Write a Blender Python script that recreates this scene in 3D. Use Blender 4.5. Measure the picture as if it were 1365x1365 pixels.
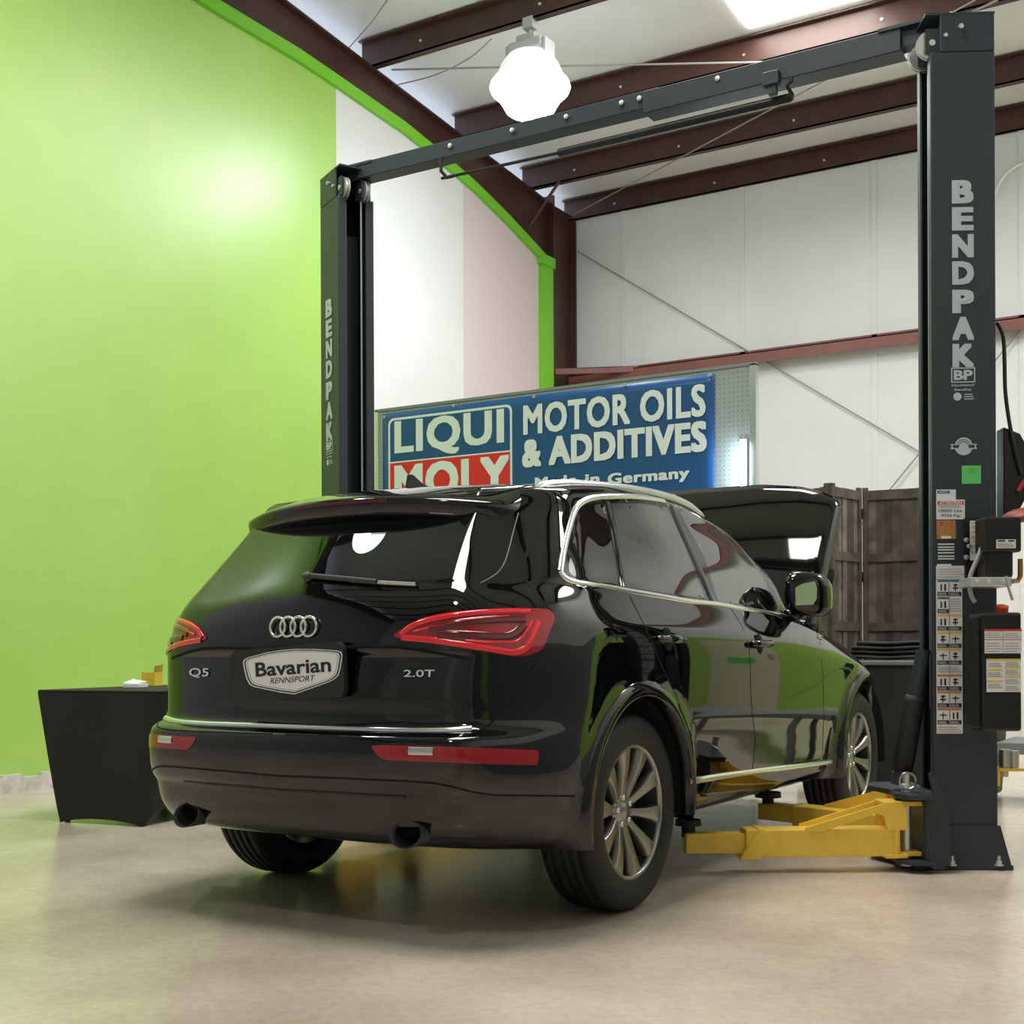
import bpy, bmesh, math, random
import numpy as np
from mathutils import Vector, Matrix
from mathutils.bvhtree import BVHTree

random.seed(7)
for o_ in list(bpy.data.objects): bpy.data.objects.remove(o_)
SC = bpy.context.scene
COL = SC.collection

# ------------------------------------------------------------------ camera
FPX, CXP, HOR = 1705.0, 682.5, 868.6
CAM = np.array([2.984, -5.9185, 0.964]); YAW = 0.5449; ROLL = -0.0042
cam_d = bpy.data.cameras.new('camera'); cam = bpy.data.objects.new('camera', cam_d); COL.objects.link(cam)
cam_d.sensor_width = 36.0; cam_d.lens = FPX / 1365 * 36
cam_d.shift_y = (HOR - 682.5) / 1365
cam_d.clip_end = 200
cam.matrix_world = Matrix.Translation(Vector(CAM)) @ Matrix.Rotation(YAW, 4, 'Z') @ Matrix.Rotation(math.pi / 2, 4, 'X') @ Matrix.Rotation(ROLL, 4, 'Z')
SC.camera = cam
SC.view_settings.view_transform = 'Standard'; SC.view_settings.look = 'None'
SC.view_settings.gamma = 1.0; SC.view_settings.use_curve_mapping = False
SC.view_settings.exposure = 0.42

# ------------------------------------------------------------------ light levels
SKYLIGHT = 13.0
HIGHBAY = 110.0
WORLD = (0.75, 0.85, 1.0, 1.0)
wd = bpy.data.worlds.new('world'); SC.world = wd; wd.use_nodes = True
wd.node_tree.nodes['Background'].inputs[0].default_value = WORLD
wd.node_tree.nodes['Background'].inputs[1].default_value = 1.2

# layout helpers: pixel of the 1365 frame -> ray -> point on a plane of the room
_R = np.array([math.cos(YAW), math.sin(YAW), 0]); _F = np.array([-math.sin(YAW), math.cos(YAW), 0]); _U = np.array([0, 0, 1.0])
def ray(px, py):
    a = px - CXP; b = py - HOR
    u = a * math.cos(ROLL) + b * math.sin(ROLL); v = -a * math.sin(ROLL) + b * math.cos(ROLL)
    return _F + _R * u / FPX - _U * v / FPX
def proj(P):
    d = np.asarray(P, float) - CAM
    w = d @ _F; u = FPX * (d @ _R) / w; v = -FPX * (d @ _U) / w
    return np.stack([CXP + u * math.cos(ROLL) - v * math.sin(ROLL), HOR + u * math.sin(ROLL) + v * math.cos(ROLL)], -1)
def onplane(px, py, axis, val):
    d = ray(px, py); t = (val - CAM[axis]) / d[axis]; return CAM + t * d
def onface(px, py, c, n):
    d = ray(px, py); t = ((np.asarray(c) - CAM) @ n) / (d @ n); return CAM + t * d

# ------------------------------------------------------------------ materials
def mat(name, col, rough=0.5, metal=0.0, ior=1.5, noise=None, bump=0.0, nscale=8.0, emit=None, coat=0.0, trans=0.0, rvar=0.0, detail=4.0):
    m = bpy.data.materials.new(name); m.use_nodes = True
    nt = m.node_tree; b = nt.nodes['Principled BSDF']
    c = tuple(col) + (1,) if len(col) == 3 else col
    b.inputs['Base Color'].default_value = c
    b.inputs['Roughness'].default_value = rough; b.inputs['Metallic'].default_value = metal
    b.inputs['IOR'].default_value = ior; b.inputs['Coat Weight'].default_value = coat
    b.inputs['Coat Roughness'].default_value = 0.03
    b.inputs['Transmission Weight'].default_value = trans
    if emit:
        b.inputs['Emission Color'].default_value = tuple(emit[0]) + (1,); b.inputs['Emission Strength'].default_value = emit[1]
    if noise or bump or rvar:
        tc = nt.nodes.new('ShaderNodeTexCoord'); nz = nt.nodes.new('ShaderNodeTexNoise')
        nz.inputs['Scale'].default_value = nscale; nz.inputs['Detail'].default_value = detail
        nt.links.new(tc.outputs['Object'], nz.inputs['Vector'])
        if noise:
            rp = nt.nodes.new('ShaderNodeValToRGB')
            rp.color_ramp.elements[0].position = 0.3; rp.color_ramp.elements[1].position = 0.7
            rp.color_ramp.elements[0].color = tuple(noise) + (1,); rp.color_ramp.elements[1].color = c
            nt.links.new(nz.outputs['Fac'], rp.inputs['Fac']); nt.links.new(rp.outputs['Color'], b.inputs['Base Color'])
        if rvar:
            mr = nt.nodes.new('ShaderNodeMapRange'); mr.inputs['To Min'].default_value = max(0.02, rough - rvar); mr.inputs['To Max'].default_value = rough + rvar
            nt.links.new(nz.outputs['Fac'], mr.inputs['Value']); nt.links.new(mr.outputs['Result'], b.inputs['Roughness'])
        if bump:
            bp = nt.nodes.new('ShaderNodeBump'); bp.inputs['Strength'].default_value = bump; bp.inputs['Distance'].default_value = 0.01
            nt.links.new(nz.outputs['Fac'], bp.inputs['Height']); nt.links.new(bp.outputs['Normal'], b.inputs['Normal'])
    return m
M = {}
M['green'] = mat('green_paint', (0.40, 0.66, 0.115), 0.40, ior=1.9, noise=(0.37, 0.63, 0.10), nscale=2, bump=0.04)
M['white_wall'] = mat('white_wall', (0.78, 0.78, 0.78), 0.55, noise=(0.74, 0.74, 0.75), nscale=1.5)
M['bounce_pink_wall'] = mat('wall_pink_bounce_tint', (0.70, 0.59, 0.61), 0.6)  # pink of bounced light mixed into the wall colour
M['insul'] = mat('white_insulation', (0.79, 0.79, 0.79), 0.6, noise=(0.73, 0.73, 0.735), nscale=1.2, bump=0.25)
M['concrete'] = mat('concrete', (0.60, 0.54, 0.46), 0.28)
M['curb'] = mat('bare_concrete', (0.75, 0.72, 0.68), 0.8, noise=(0.5, 0.48, 0.44), nscale=14, bump=0.6)
M['brown'] = mat('red_oxide_steel', (0.080, 0.031, 0.024), 0.42, noise=(0.058, 0.023, 0.018), nscale=5)
M['rust'] = mat('girt_red_oxide', (0.24, 0.085, 0.07), 0.45, noise=(0.19, 0.065, 0.055), nscale=5)
M['trim_green'] = mat('green_trim_paint', (0.20, 0.60, 0.03), 0.4)
M['lift'] = mat('charcoal_powder_coat', (0.032, 0.042, 0.052), 0.40, noise=(0.025, 0.033, 0.041), nscale=160, bump=0.10)
M['lift_text'] = mat('pale_lettering', (0.55, 0.60, 0.64), 0.5)
M['yellow'] = mat('yellow_paint', (0.94, 0.64, 0.08), 0.38, noise=(0.89, 0.57, 0.065), nscale=12)
M['steel'] = mat('bright_steel', (0.62, 0.60, 0.56), 0.28, 1.0)
M['zinc'] = mat('zinc_steel', (0.75, 0.74, 0.72), 0.35, 0.8)
M['paint'] = mat('black_car_paint', (0.003, 0.003, 0.0034), 0.03, ior=1.65)
M['glass'] = mat('dark_tinted_glass', (0.003, 0.004, 0.004), 0.01, ior=1.6)
M['side_glass'] = mat('reflective_tinted_glass', (0.006, 0.007, 0.007), 0.01, ior=3.0)
M['gloss_black'] = mat('gloss_black_trim', (0.005, 0.005, 0.005), 0.08, ior=1.6)
M['plastic'] = mat('black_plastic', (0.012, 0.012, 0.012), 0.45)
M['wiper'] = mat('wiper_grey', (0.07, 0.068, 0.066), 0.4)
M['gap'] = mat('shut_line', (0.001, 0.001, 0.001), 0.9)
M['chrome'] = mat('chrome', (0.90, 0.90, 0.90), 0.20, 1.0)
M['badge'] = mat('silver_lettering', (0.82, 0.82, 0.82), 0.45, 0.3)
M['satin'] = mat('satin_aluminium', (0.72, 0.73, 0.74), 0.25, 1.0)
M['rubber'] = mat('tyre_rubber', (0.007, 0.007, 0.0075), 0.6)
M['alloy'] = mat('alloy_wheel', (0.34, 0.32, 0.31), 0.28, 0.9)
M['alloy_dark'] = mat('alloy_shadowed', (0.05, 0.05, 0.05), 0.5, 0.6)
M['lens'] = mat('tail_lamp_lens', (0.36, 0.005, 0.012), 0.06, ior=1.55, coat=0.6)
M['lens_bright'] = mat('tail_lamp_light_guide', (0.92, 0.018, 0.035), 0.12, coat=0.8)
M['lens_dark'] = mat('tail_lamp_inner', (0.13, 0.004, 0.008), 0.1, coat=0.8)
M['amber'] = mat('amber_lens', (0.75, 0.22, 0.02), 0.1, coat=0.5)
M['plate'] = mat('plate_charcoal', (0.020, 0.020, 0.021), 0.5)
M['white'] = mat('white_print', (0.95, 0.95, 0.95), 0.5)
M['ink'] = mat('black_print', (0.018, 0.018, 0.02), 0.5)
M['blue'] = mat('banner_blue', (0.012, 0.085, 0.27), 0.32, noise=(0.010, 0.075, 0.245), nscale=3, bump=0.12)
M['red'] = mat('banner_red', (0.75, 0.02, 0.03), 0.4)
M['banner_white'] = mat('banner_white', (0.78, 0.84, 0.88), 0.4)
M['wood'] = mat('weathered_wood', (0.16, 0.125, 0.105), 0.8, noise=(0.075, 0.058, 0.05), nscale=9, bump=0.3)
M['wood2'] = mat('weathered_wood_pale', (0.27, 0.225, 0.195), 0.8, noise=(0.10, 0.08, 0.068), nscale=9, bump=0.3)
M['wood3'] = mat('weathered_wood_dark', (0.11, 0.085, 0.072), 0.8, noise=(0.055, 0.042, 0.036), nscale=9, bump=0.3)
M['black_cloth'] = mat('black_stretch_cloth', (0.008, 0.008, 0.009), 0.7)
M['black_box'] = mat('black_steel_box', (0.010, 0.010, 0.011), 0.35)
M['bin'] = mat('dark_grey_bin', (0.030, 0.033, 0.036), 0.55)
M['paper'] = mat('paper_white', (0.80, 0.80, 0.79), 0.6)
M['lab_yellow'] = mat('label_yellow', (0.80, 0.55, 0.06), 0.5)
M['lab_orange'] = mat('label_orange', (0.72, 0.20, 0.04), 0.5)
M['lab_red'] = mat('label_red', (0.62, 0.04, 0.05), 0.5)
M['lab_blue'] = mat('label_blue', (0.03, 0.14, 0.32), 0.5)
M['lab_tan'] = mat('label_tan', (0.52, 0.25, 0.07), 0.6, noise=(0.40, 0.17, 0.05), nscale=60)
M['lab_green'] = mat('label_green', (0.14, 0.62, 0.16), 0.6)
M['cap_red'] = mat('red_cap', (0.85, 0.09, 0.03), 0.4)
M['brass'] = mat('brass', (0.45, 0.26, 0.10), 0.35, 1.0)
M['hose'] = mat('braided_hose', (0.42, 0.38, 0.36), 0.5, 0.4)
M['hose_black'] = mat('black_hose', (0.012, 0.012, 0.012), 0.5)
M['hose_red'] = mat('red_hose', (0.50, 0.03, 0.06), 0.4)
M['reel_red'] = mat('red_reel', (0.36, 0.075, 0.055), 0.45)
M['beige'] = mat('beige_door', (0.72, 0.64, 0.54), 0.45)
M['wire'] = mat('grey_wire', (0.32, 0.30, 0.28), 0.5)
M['lampshell'] = mat('lamp_grey', (0.52, 0.55, 0.57), 0.45)
M['refractor'] = mat('lit_refractor', (0.9, 0.93, 0.95), 0.2, emit=((0.86, 0.95, 1.0), HIGHBAY))
M['refractor_skirt'] = mat('lit_refractor_skirt', (0.9, 0.93, 0.95), 0.2, emit=((0.86, 0.95, 1.0), 9.0))
M['refractor_up'] = mat('glowing_refractor_top', (0.9, 0.93, 0.92), 0.3, emit=((0.9, 0.97, 0.97), 0.45))
M['led'] = mat('lit_tube', (0.9, 0.95, 1.0), 0.3, emit=((0.70, 0.92, 1.0), 40.0))
M['sky_panel'] = mat('translucent_panel', (0.9, 0.9, 0.88), 0.4, emit=((1.0, 0.965, 0.90), SKYLIGHT))
M['box_yellow'] = mat('yellow_card', (0.80, 0.56, 0.05), 0.6)
M['grey_steel'] = mat('grey_steel', (0.23, 0.25, 0.26), 0.5)

def floor_material():
    m = M['concrete']; nt = m.node_tree; b = nt.nodes['Principled BSDF']
    tc = nt.nodes.new('ShaderNodeTexCoord')
    n1 = nt.nodes.new('ShaderNodeTexNoise'); n1.inputs['Scale'].default_value = 0.9; n1.inputs['Detail'].default_value = 6; n1.inputs['Roughness'].default_value = 0.62
    n2 = nt.nodes.new('ShaderNodeTexNoise'); n2.inputs['Scale'].default_value = 30; n2.inputs['Detail'].default_value = 3
    r1 = nt.nodes.new('ShaderNodeValToRGB'); e = r1.color_ramp.elements
    e[0].position = 0.32; e[0].color = (0.49, 0.405, 0.32, 1); e[1].position = 0.68; e[1].color = (0.74, 0.645, 0.545, 1)
    mx = nt.nodes.new('ShaderNodeMix'); mx.data_type = 'RGBA'; mx.blend_type = 'MULTIPLY'; mx.inputs['Factor'].default_value = 0.25
    r2 = nt.nodes.new('ShaderNodeValToRGB'); r2.color_ramp.elements[0].position = 0.25; r2.color_ramp.elements[0].color = (0.55, 0.52, 0.5, 1); r2.color_ramp.elements[1].position = 0.6
    for n in (n1, n2): nt.links.new(tc.outputs['Object'], n.inputs['Vector'])
    nt.links.new(n1.outputs['Fac'], r1.inputs['Fac']); nt.links.new(n2.outputs['Fac'], r2.inputs['Fac'])
    nt.links.new(r1.outputs['Color'], mx.inputs['A']); nt.links.new(r2.outputs['Color'], mx.inputs['B'])
    nt.links.new(mx.outputs['Result'], b.inputs['Base Color'])
    mr = nt.nodes.new('ShaderNodeMapRange'); mr.inputs['To Min'].default_value = 0.12; mr.inputs['To Max'].default_value = 0.30
    nt.links.new(n1.outputs['Fac'], mr.inputs['Value']); nt.links.new(mr.outputs['Result'], b.inputs['Roughness'])
floor_material()
def pegboard_material():
    m = mat('grey_pegboard', (0.36, 0.40, 0.42), 0.5); nt = m.node_tree; b = nt.nodes['Principled BSDF']
    tc = nt.nodes.new('ShaderNodeTexCoord'); mp = nt.nodes.new('ShaderNodeVectorMath'); mp.operation = 'MULTIPLY'
    mp.inputs[1].default_value = (26, 0, 26); fr = nt.nodes.new('ShaderNodeVectorMath'); fr.operation = 'FRACTION'
    sb = nt.nodes.new('ShaderNodeVectorMath'); sb.operation = 'SUBTRACT'; sb.inputs[1].default_value = (0.5, 0, 0.5)
    ln = nt.nodes.new('ShaderNodeVectorMath'); ln.operation = 'LENGTH'
    lt = nt.nodes.new('ShaderNodeMath'); lt.operation = 'LESS_THAN'; lt.inputs[1].default_value = 0.13
    mx = nt.nodes.new('ShaderNodeMix'); mx.data_type = 'RGBA'
    mx.inputs['A'].default_value = (0.36, 0.40, 0.42, 1); mx.inputs['B'].default_value = (0.14, 0.15, 0.16, 1)
    nt.links.new(tc.outputs['Object'], mp.inputs[0]); nt.links.new(mp.outputs[0], fr.inputs[0]); nt.links.new(fr.outputs[0], sb.inputs[0])
    nt.links.new(sb.outputs[0], ln.inputs[0]); nt.links.new(ln.outputs['Value'], lt.inputs[0])
    nt.links.new(lt.outputs[0], mx.inputs['Factor']); nt.links.new(mx.outputs['Result'], b.inputs['Base Color'])
    return m
M['peg'] = pegboard_material()

# ------------------------------------------------------------------ mesh helpers
class MB:
    def __init__(s): s.v = []; s.f = []
    def add(s, vs, fs):
        k = len(s.v); s.v += [tuple(map(float, p)) for p in vs]; s.f += [tuple(i + k for i in f) for f in fs]; return s
    def box(s, x0, x1, y0, y1, z0, z1):
        return s.frame_box((0, 0, 0), (1, 0, 0), (0, 1, 0), (0, 0, 1), (x0, x1), (y0, y1), (z0, z1))
    def frame_box(s, c, ux, uy, uz, a, b, d):
        c, ux, uy, uz = [np.asarray(t, float) for t in (c, ux, uy, uz)]
        P = [c + ux * i + uy * j + uz * k for k in d for j in b for i in a]
        F = [(0, 2, 3, 1), (4, 5, 7, 6), (0, 1, 5, 4), (2, 6, 7, 3), (0, 4, 6, 2), (1, 3, 7, 5)]
        if np.cross(ux, uy) @ uz < 0: F = [f[::-1] for f in F]
        if (a[1] - a[0]) * (b[1] - b[0]) * (d[1] - d[0]) < 0: F = [f[::-1] for f in F]
        return s.add(P, F)
    def prism(s, pts, off):          # planar polygon (3-D points) extruded by vector
        n = len(pts); off = np.asarray(off, float); A = [np.asarray(p, float) for p in pts]; B = [p + off for p in A]
        nr = np.zeros(3)
        for i in range(n): nr += np.cross(A[i], A[(i + 1) % n])
        F = [tuple(range(n))[::-1], tuple(range(n, 2 * n))] + [(i, (i + 1) % n, n + (i + 1) % n, n + i) for i in range(n)]
        if nr @ off < 0: F = [f[::-1] for f in F]
        return s.add(A + B, F)
    def tube(s, path, r, n=10, cap=True):
        P = [np.asarray(p, float) for p in path]; m = len(P)
        rr = r if hasattr(r, '__len__') else [r] * m
        T = [(P[min(i + 1, m - 1)] - P[max(i - 1, 0)]) for i in range(m)]; T = [t / (np.linalg.norm(t) + 1e-12) for t in T]
        a = np.array([0, 0, 1.0]) if abs(T[0][2]) < 0.9 else np.array([1.0, 0, 0])
        u = np.cross(T[0], a); u /= np.linalg.norm(u); V = []
        for i in range(m):
            u = u - T[i] * (u @ T[i]); u /= np.linalg.norm(u); w = np.cross(T[i], u)
            V += [P[i] + rr[i] * (math.cos(2 * math.pi * k / n) * u + math.sin(2 * math.pi * k / n) * w) for k in range(n)]
        F = [(i * n + k, i * n + (k + 1) % n, (i + 1) * n + (k + 1) % n, (i + 1) * n + k) for i in range(m - 1) for k in range(n)]
        if cap: F += [tuple(range(n))[::-1], tuple((m - 1) * n + k for k in range(n))]
        return s.add(V, F)
    def lathe(s, prof, c=(0, 0, 0), ax=(0, 0, 1), n=32, closed=False):   # prof: (radius, height)
        c = np.asarray(c, float); ax = np.asarray(ax, float); ax = ax / np.linalg.norm(ax)
        a = np.array([1.0, 0, 0]) if abs(ax[0]) < 0.9 else np.array([0, 1.0, 0])
        u = np.cross(ax, a); u /= np.linalg.norm(u); w = np.cross(ax, u); V = []; m = len(prof)
        for (r, h) in prof: V += [c + ax * h + r * (math.cos(2 * math.pi * k / n) * u + math.sin(2 * math.pi * k / n) * w) for k in range(n)]
        F = [(i * n + k, i * n + (k + 1) % n, ((i + 1) % m) * n + (k + 1) % n, ((i + 1) % m) * n + k) for i in range(m if closed else m - 1) for k in range(n)]
        return s.add(V, F)
    def grid(s, G):                  # G[i][j] points
        G = np.asarray(G, float); r, c = G.shape[:2]
        return s.add(G.reshape(-1, 3), [(i * c + j, i * c + j + 1, (i + 1) * c + j + 1, (i + 1) * c + j) for i in range(r - 1) for j in range(c - 1)])

BASE = {}
def root_of(o):
    while o.parent: o = o.parent
    return o
def build(name, mb, material, parent=None, smooth=False, bevel=0.0, angle=40, solid=0.0, local=False):
    me = bpy.data.meshes.new(name)
    off = np.zeros(3)
    if parent is not None and not local: off = np.asarray(BASE.get(root_of(parent).name, (0, 0, 0)), float)
    me.from_pydata([tuple(np.asarray(p) - off) for p in mb.v], [], mb.f); me.validate(); me.update()
    if smooth: me.shade_smooth()
    o = bpy.data.objects.new(name, me); COL.objects.link(o)
    me.materials.append(M[material] if isinstance(material, str) else material)
    if parent is not None: o.parent = parent
    if solid:
        md = o.modifiers.new('solid', 'SOLIDIFY'); md.thickness = solid; md.offset = -1
    if bevel:
        md = o.modifiers.new('bevel', 'BEVEL'); md.width = bevel; md.segments = 2; md.limit_method = 'ANGLE'; md.angle_limit = math.radians(angle)
    return o
def tag(o, label, cat=None, group=None, kind=None):
    o['label'] = label
    if cat: o['category'] = cat
    if group: o['group'] = group
    if kind: o['kind'] = kind
    return o
def thing(name, label, cat, loc=(0, 0, 0), rotz=0.0, group=None):
    o = bpy.data.objects.new(name, None); COL.objects.link(o); o.location = loc; o.rotation_euler = (0, 0, rotz)
    o.empty_display_size = 0.2; BASE[o.name] = tuple(loc)
    return tag(o, label, cat, group)
def struct(name, mb, material, label, cat, **k):
    o = build(name, mb, material, **k); tag(o, label, cat, kind='structure'); return o
def text_mesh(s, bold=0.0, shear=0.0, spacing=1.0):
    cu = bpy.data.curves.new('t', 'FONT'); cu.body = s; cu.size = 1.0; cu.offset = bold; cu.shear = shear; cu.space_character = spacing
    cu.resolution_u = 3
    o = bpy.data.objects.new('t', cu); COL.objects.link(o)
    dg = bpy.context.evaluated_depsgraph_get(); dg.update()
    me = bpy.data.meshes.new_from_object(o.evaluated_get(dg))
    V = np.array([v.co[:] for v in me.vertices]); F = [tuple(p.vertices) for p in me.polygons]
    bpy.data.objects.remove(o); bpy.data.curves.remove(cu); bpy.data.meshes.remove(me)
    return V, F
def text_on(name, s, c, ux, uy, w, h, material, parent, bold=0.0, shear=0.0, spacing=1.0, lift=0.001, local=False, heavy=0.0):
    """lettering centred on c, w wide along ux and h tall along uy (3-D unit vectors)"""
    V, F = text_mesh(s, bold, shear, spacing)
    if heavy:                         # heavier strokes: the glyphs thickened by shifted copies
        V0, F0_ = V, F; V = []; F = []
        for k in range(8):
            sx, sy = ((1, 1), (1, 0), (1, -1), (0, -1), (-1, -1), (-1, 0), (-1, 1), (0, 1))[k]; F += [tuple(i + len(V0) * k for i in f) for f in F0_]; V.append(V0 + np.array([heavy * sx, heavy * 0.75 * sy, 0.0002 * k]))
        V = np.concatenate(V)
    lo = V.min(0); hi = V.max(0); c, ux, uy = [np.asarray(t, float) for t in (c, ux, uy)]
    n = np.cross(ux, uy); X = (V[:, 0] - (lo[0] + hi[0]) / 2) / (hi[0] - lo[0]) * w; Y = (V[:, 1] - (lo[1] + hi[1]) / 2) / (hi[1] - lo[1]) * h
    P = c + X[:, None] * ux + Y[:, None] * uy + n * (lift + V[:, 2:3])
    mb = MB().add(P, F)
    return build(name, mb, material, parent, local=local)
def poly_on(mb, pts2, c, ux, uy, lift=0.001, thick=0.0):
    c, ux, uy = [np.asarray(t, float) for t in (c, ux, uy)]; n = np.cross(ux, uy)
    P = [c + ux * a + uy * b + n * lift for a, b in pts2]
    if thick: mb.prism([p - n * thick for p in P], n * thick)
    else: mb.add(P, [tuple(range(len(P)))])
    return mb
def rect2(x0, x1, y0, y1): return [(x0, y0), (x1, y0), (x1, y1), (x0, y1)]
def rounded(x0, x1, y0, y1, r, k=5):
    out = []
    for cx, cy, a0 in ((x1 - r, y0 + r, -90), (x1 - r, y1 - r, 0), (x0 + r, y1 - r, 90), (x0 + r, y0 + r, 180)):
        out += [(cx + r * math.cos(math.radians(a0 + 90 * i / k)), cy + r * math.sin(math.radians(a0 + 90 * i / k))) for i in range(k + 1)]
    return out

# ================================================================== THE ROOM
XL, XR, YB, YF = -4.6, 5.0, 8.1, -12.0
def zpur(y): return 6.31 + (YB - y) * 0.081          # underside of the purlins
RAF = [(-12.0, 6.75), (-4, 6.55), (0.0, 6.40), (1.9, 6.36), (2.9, 6.36), (3.5, 6.33), (4.5, 6.27), (5.05, 6.20), (5.8, 6.08), (6.5, 5.92), (7.3, 5.70), (7.52, 5.62)]
def zraf(y): return float(np.interp(y, [a for a, _ in RAF], [b for _, b in RAF]))

struct('floor', MB().box(XL - 0.3, XR + 0.3, -26, YB + 0.3, -0.12, 0), 'concrete', 'polished beige-grey concrete floor', 'floor')
# left wall: green painted part with white and bounce-tinted parts further back, on a bare concrete curb
def wall_strip(y0, y1, x0, x1, zb):
    ys = [y0] + [a for a, _ in RAF if y0 < a < y1] + [y1]
    pts = [(x0, y0, zb), (x0, y1, zb)] + [(x0, y, zraf(y) + 0.02) for y in ys[::-1]]
    return MB().prism(pts, (x1 - x0, 0, 0))
wl = struct('wall_left', wall_strip(-3.6, 3.463, XL - 0.15, XL, 0.0), 'green', 'tall lime green painted wall', 'wall')
build('grey_panel', wall_strip(YF, -3.6, XL - 0.15, XL, 0.0), 'lampshell', wl)
build('white_panel', wall_strip(3.463, 5.615, XL - 0.15, XL, 0.0), 'white_wall', wl)['label'] = 'white painted stretch of wall'
build('pale_panel', wall_strip(5.615, 7.24, XL - 0.15, XL, 0.0), 'bounce_pink_wall', wl)['label'] = 'stretch of wall coloured pale pink by painted bounce light'
cb = MB(); random.seed(3)
ys = list(np.arange(-11.9, 7.2, 0.16))
for a, b in zip(ys[:-1], ys[1:]):
    h = 0.105 + random.uniform(-0.012, 0.03); d = 0.035 + random.uniform(0, 0.012)
    cb.box(XL, XL + d, a, b, 0, h)
struct('baseboard_left', cb, 'curb', 'rough bare concrete curb along the green wall', 'curb')
# rafter over the left wall with its green bottom trim, and the column at the corner
rb = MB()
ys = [a for a, _ in RAF if a <= 7.52]
web = [(XL - 0.08, y, zraf(y)) for y in ys] + [(XL - 0.08, y, zpur(y) + 0.02) for y in ys[::-1]]
rb.prism(web, (0.035, 0, 0))
for a, b in zip(ys[:-1], ys[1:]):
    rb.prism([(XL - 0.16, a, zraf(a)), (XL + 0.03, a, zraf(a)), (XL + 0.03, a, zraf(a) + 0.02), (XL - 0.16, a, zraf(a) + 0.02)], (0, b - a, zraf(b) - zraf(a)))
    rb.prism([(XL - 0.16, a, zpur(a) - 0.0), (XL + 0.03, a, zpur(a)), (XL + 0.03, a, zpur(a) - 0.02), (XL - 0.16, a, zpur(a) - 0.02)], (0, b - a, zpur(b) - zpur(a)))
raf = struct('trim_1', rb, 'brown', 'dark red-brown steel rafter over the green wall', 'rafter')
gb = MB()
for a, b in zip(ys[:-1], ys[1:]):
    P = lambda y, x, dz: (x, y, zraf(y) + dz)
    gb.add([P(a, XL + 0.0, -0.10), P(a, XL + 0.045, -0.10), P(a, XL + 0.045, 0.012), P(a, XL + 0.0, 0.012), P(b, XL, -0.10), P(b, XL + 0.045, -0.10), P(b, XL + 0.045, 0.012), P(b, XL, 0.012)],
           [(0, 1, 5, 4), (1, 2, 6, 5), (2, 3, 7, 6)])
struct('trim_2', gb, 'trim_green', 'bright green painted strip along the rafter and corner post', 'trim')
cbm = MB().box(XL - 0.12, XL + 0.06, 7.50, 7.53, 0, 6.45).box(XL - 0.12, XL + 0.06, 8.05, 8.08, 0, 6.3).box(XL - 0.07, XL - 0.04, 7.52, 8.06, 0, 6.4)
struct('trim_3', cbm, 'brown', 'dark red-brown steel corner column', 'column')
gp = build('green_post', MB().box(XL - 0.02, XL + 0.055, 7.245, 7.50, 0, 5.66).box(XL - 0.02, XL + 0.075, 7.20, 7.52, 5.56, 5.68), 'trim_green', bpy.data.objects['trim_2'])
# back wall of white insulation panels with vertical seams and a red oxide girt
wb = struct('wall_back', MB().box(XL - 0.3, XR + 0.3, YB, YB + 0.15, 0, 6.62), 'insul', 'white insulated metal back wall', 'wall')
for x in np.arange(-3.9, XR, 1.52):
    build('seam', MB().box(x - 0.03, x + 0.03, YB - 0.012, YB + 0.01, 0, 6.5), 'insul', wb)
def zgirt(mb, z, y, x0, x1, dpt=0.16, h=0.14):
    mb.box(x0, x1, y - dpt, y, z, z + 0.012); mb.box(x0, x1, y - dpt, y - dpt + 0.012, z - h * 0.8, z + 0.012); mb.box(x0, x1, y - 0.012, y, z - 0.02, z + h * 0.5); return mb
g = zgirt(MB(), 4.345, YB, XL + 0.02, XR)
g.prism([(XL + 0.0, 7.55, 4.31), (XL + 0.0, 7.60, 4.31), (XL + 0.95, YB - 0.14, 4.31), (XL + 0.88, YB - 0.14, 4.31)], (0, 0, 0.07))
struct('trim_4', g, 'rust', 'reddish-brown steel girt across the white back wall', 'girt')
# ceiling deck + purlins
ce = MB(); ce.prism([(XL - 0.3, YF - 0.2, zpur(YF - 0.2) + 0.26), (XL - 0.3, YB + 0.2, zpur(YB + 0.2) + 0.26), (XL - 0.3, YB + 0.2, zpur(YB + 0.2) + 0.36), (XL - 0.3, YF - 0.2, zpur(YF - 0.2) + 0.36)], (XR - XL + 0.6, 0, 0))
ceil = struct('ceiling', ce, 'insul', 'white insulated metal roof underside', 'ceiling')
PY = [8.07, 7.05, 5.62, 4.0, 2.45, 0.9, -0.65, -2.2, -3.75, -5.3, -6.85, -8.4, -9.95, -11.5]
for i, y in enumerate(PY):
    z = zpur(y); h = 0.25
    p = MB().box(XL - 0.1, XR + 0.1, y - 0.012, y, z, z + h).box(XL - 0.1, XR + 0.1, y - 0.012, y + 0.07, z, z + 0.014).box(XL - 0.1, XR + 0.1, y - 0.07, y, z + h - 0.014, z + h)
    p.box(XL - 0.1, XR + 0.1, y + 0.058, y + 0.07, z, z + 0.025)
    o = build('purlin', p, 'brown', ceil)
    if i < 5:
        bm_ = MB()
        for x in np.arange(-4.0, 3, 1.3): bm_.lathe([(0.0, 0.0), (0.014, 0.0), (0.014, 0.012), (0, 0.012)], (x, y - 0.012, z + 0.10), (0, -1, 0), 8)
        build('bolts', bm_, 'zinc', o)
for y in np.arange(-11, 8, 1.1):
    pass
# fly brace near the corner
build('fly_brace', MB().tube([(XL + 0.02, 7.0, 5.95), (XL + 0.42, 7.05, 6.44)], 0.018, 6), 'brown', raf)
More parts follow.
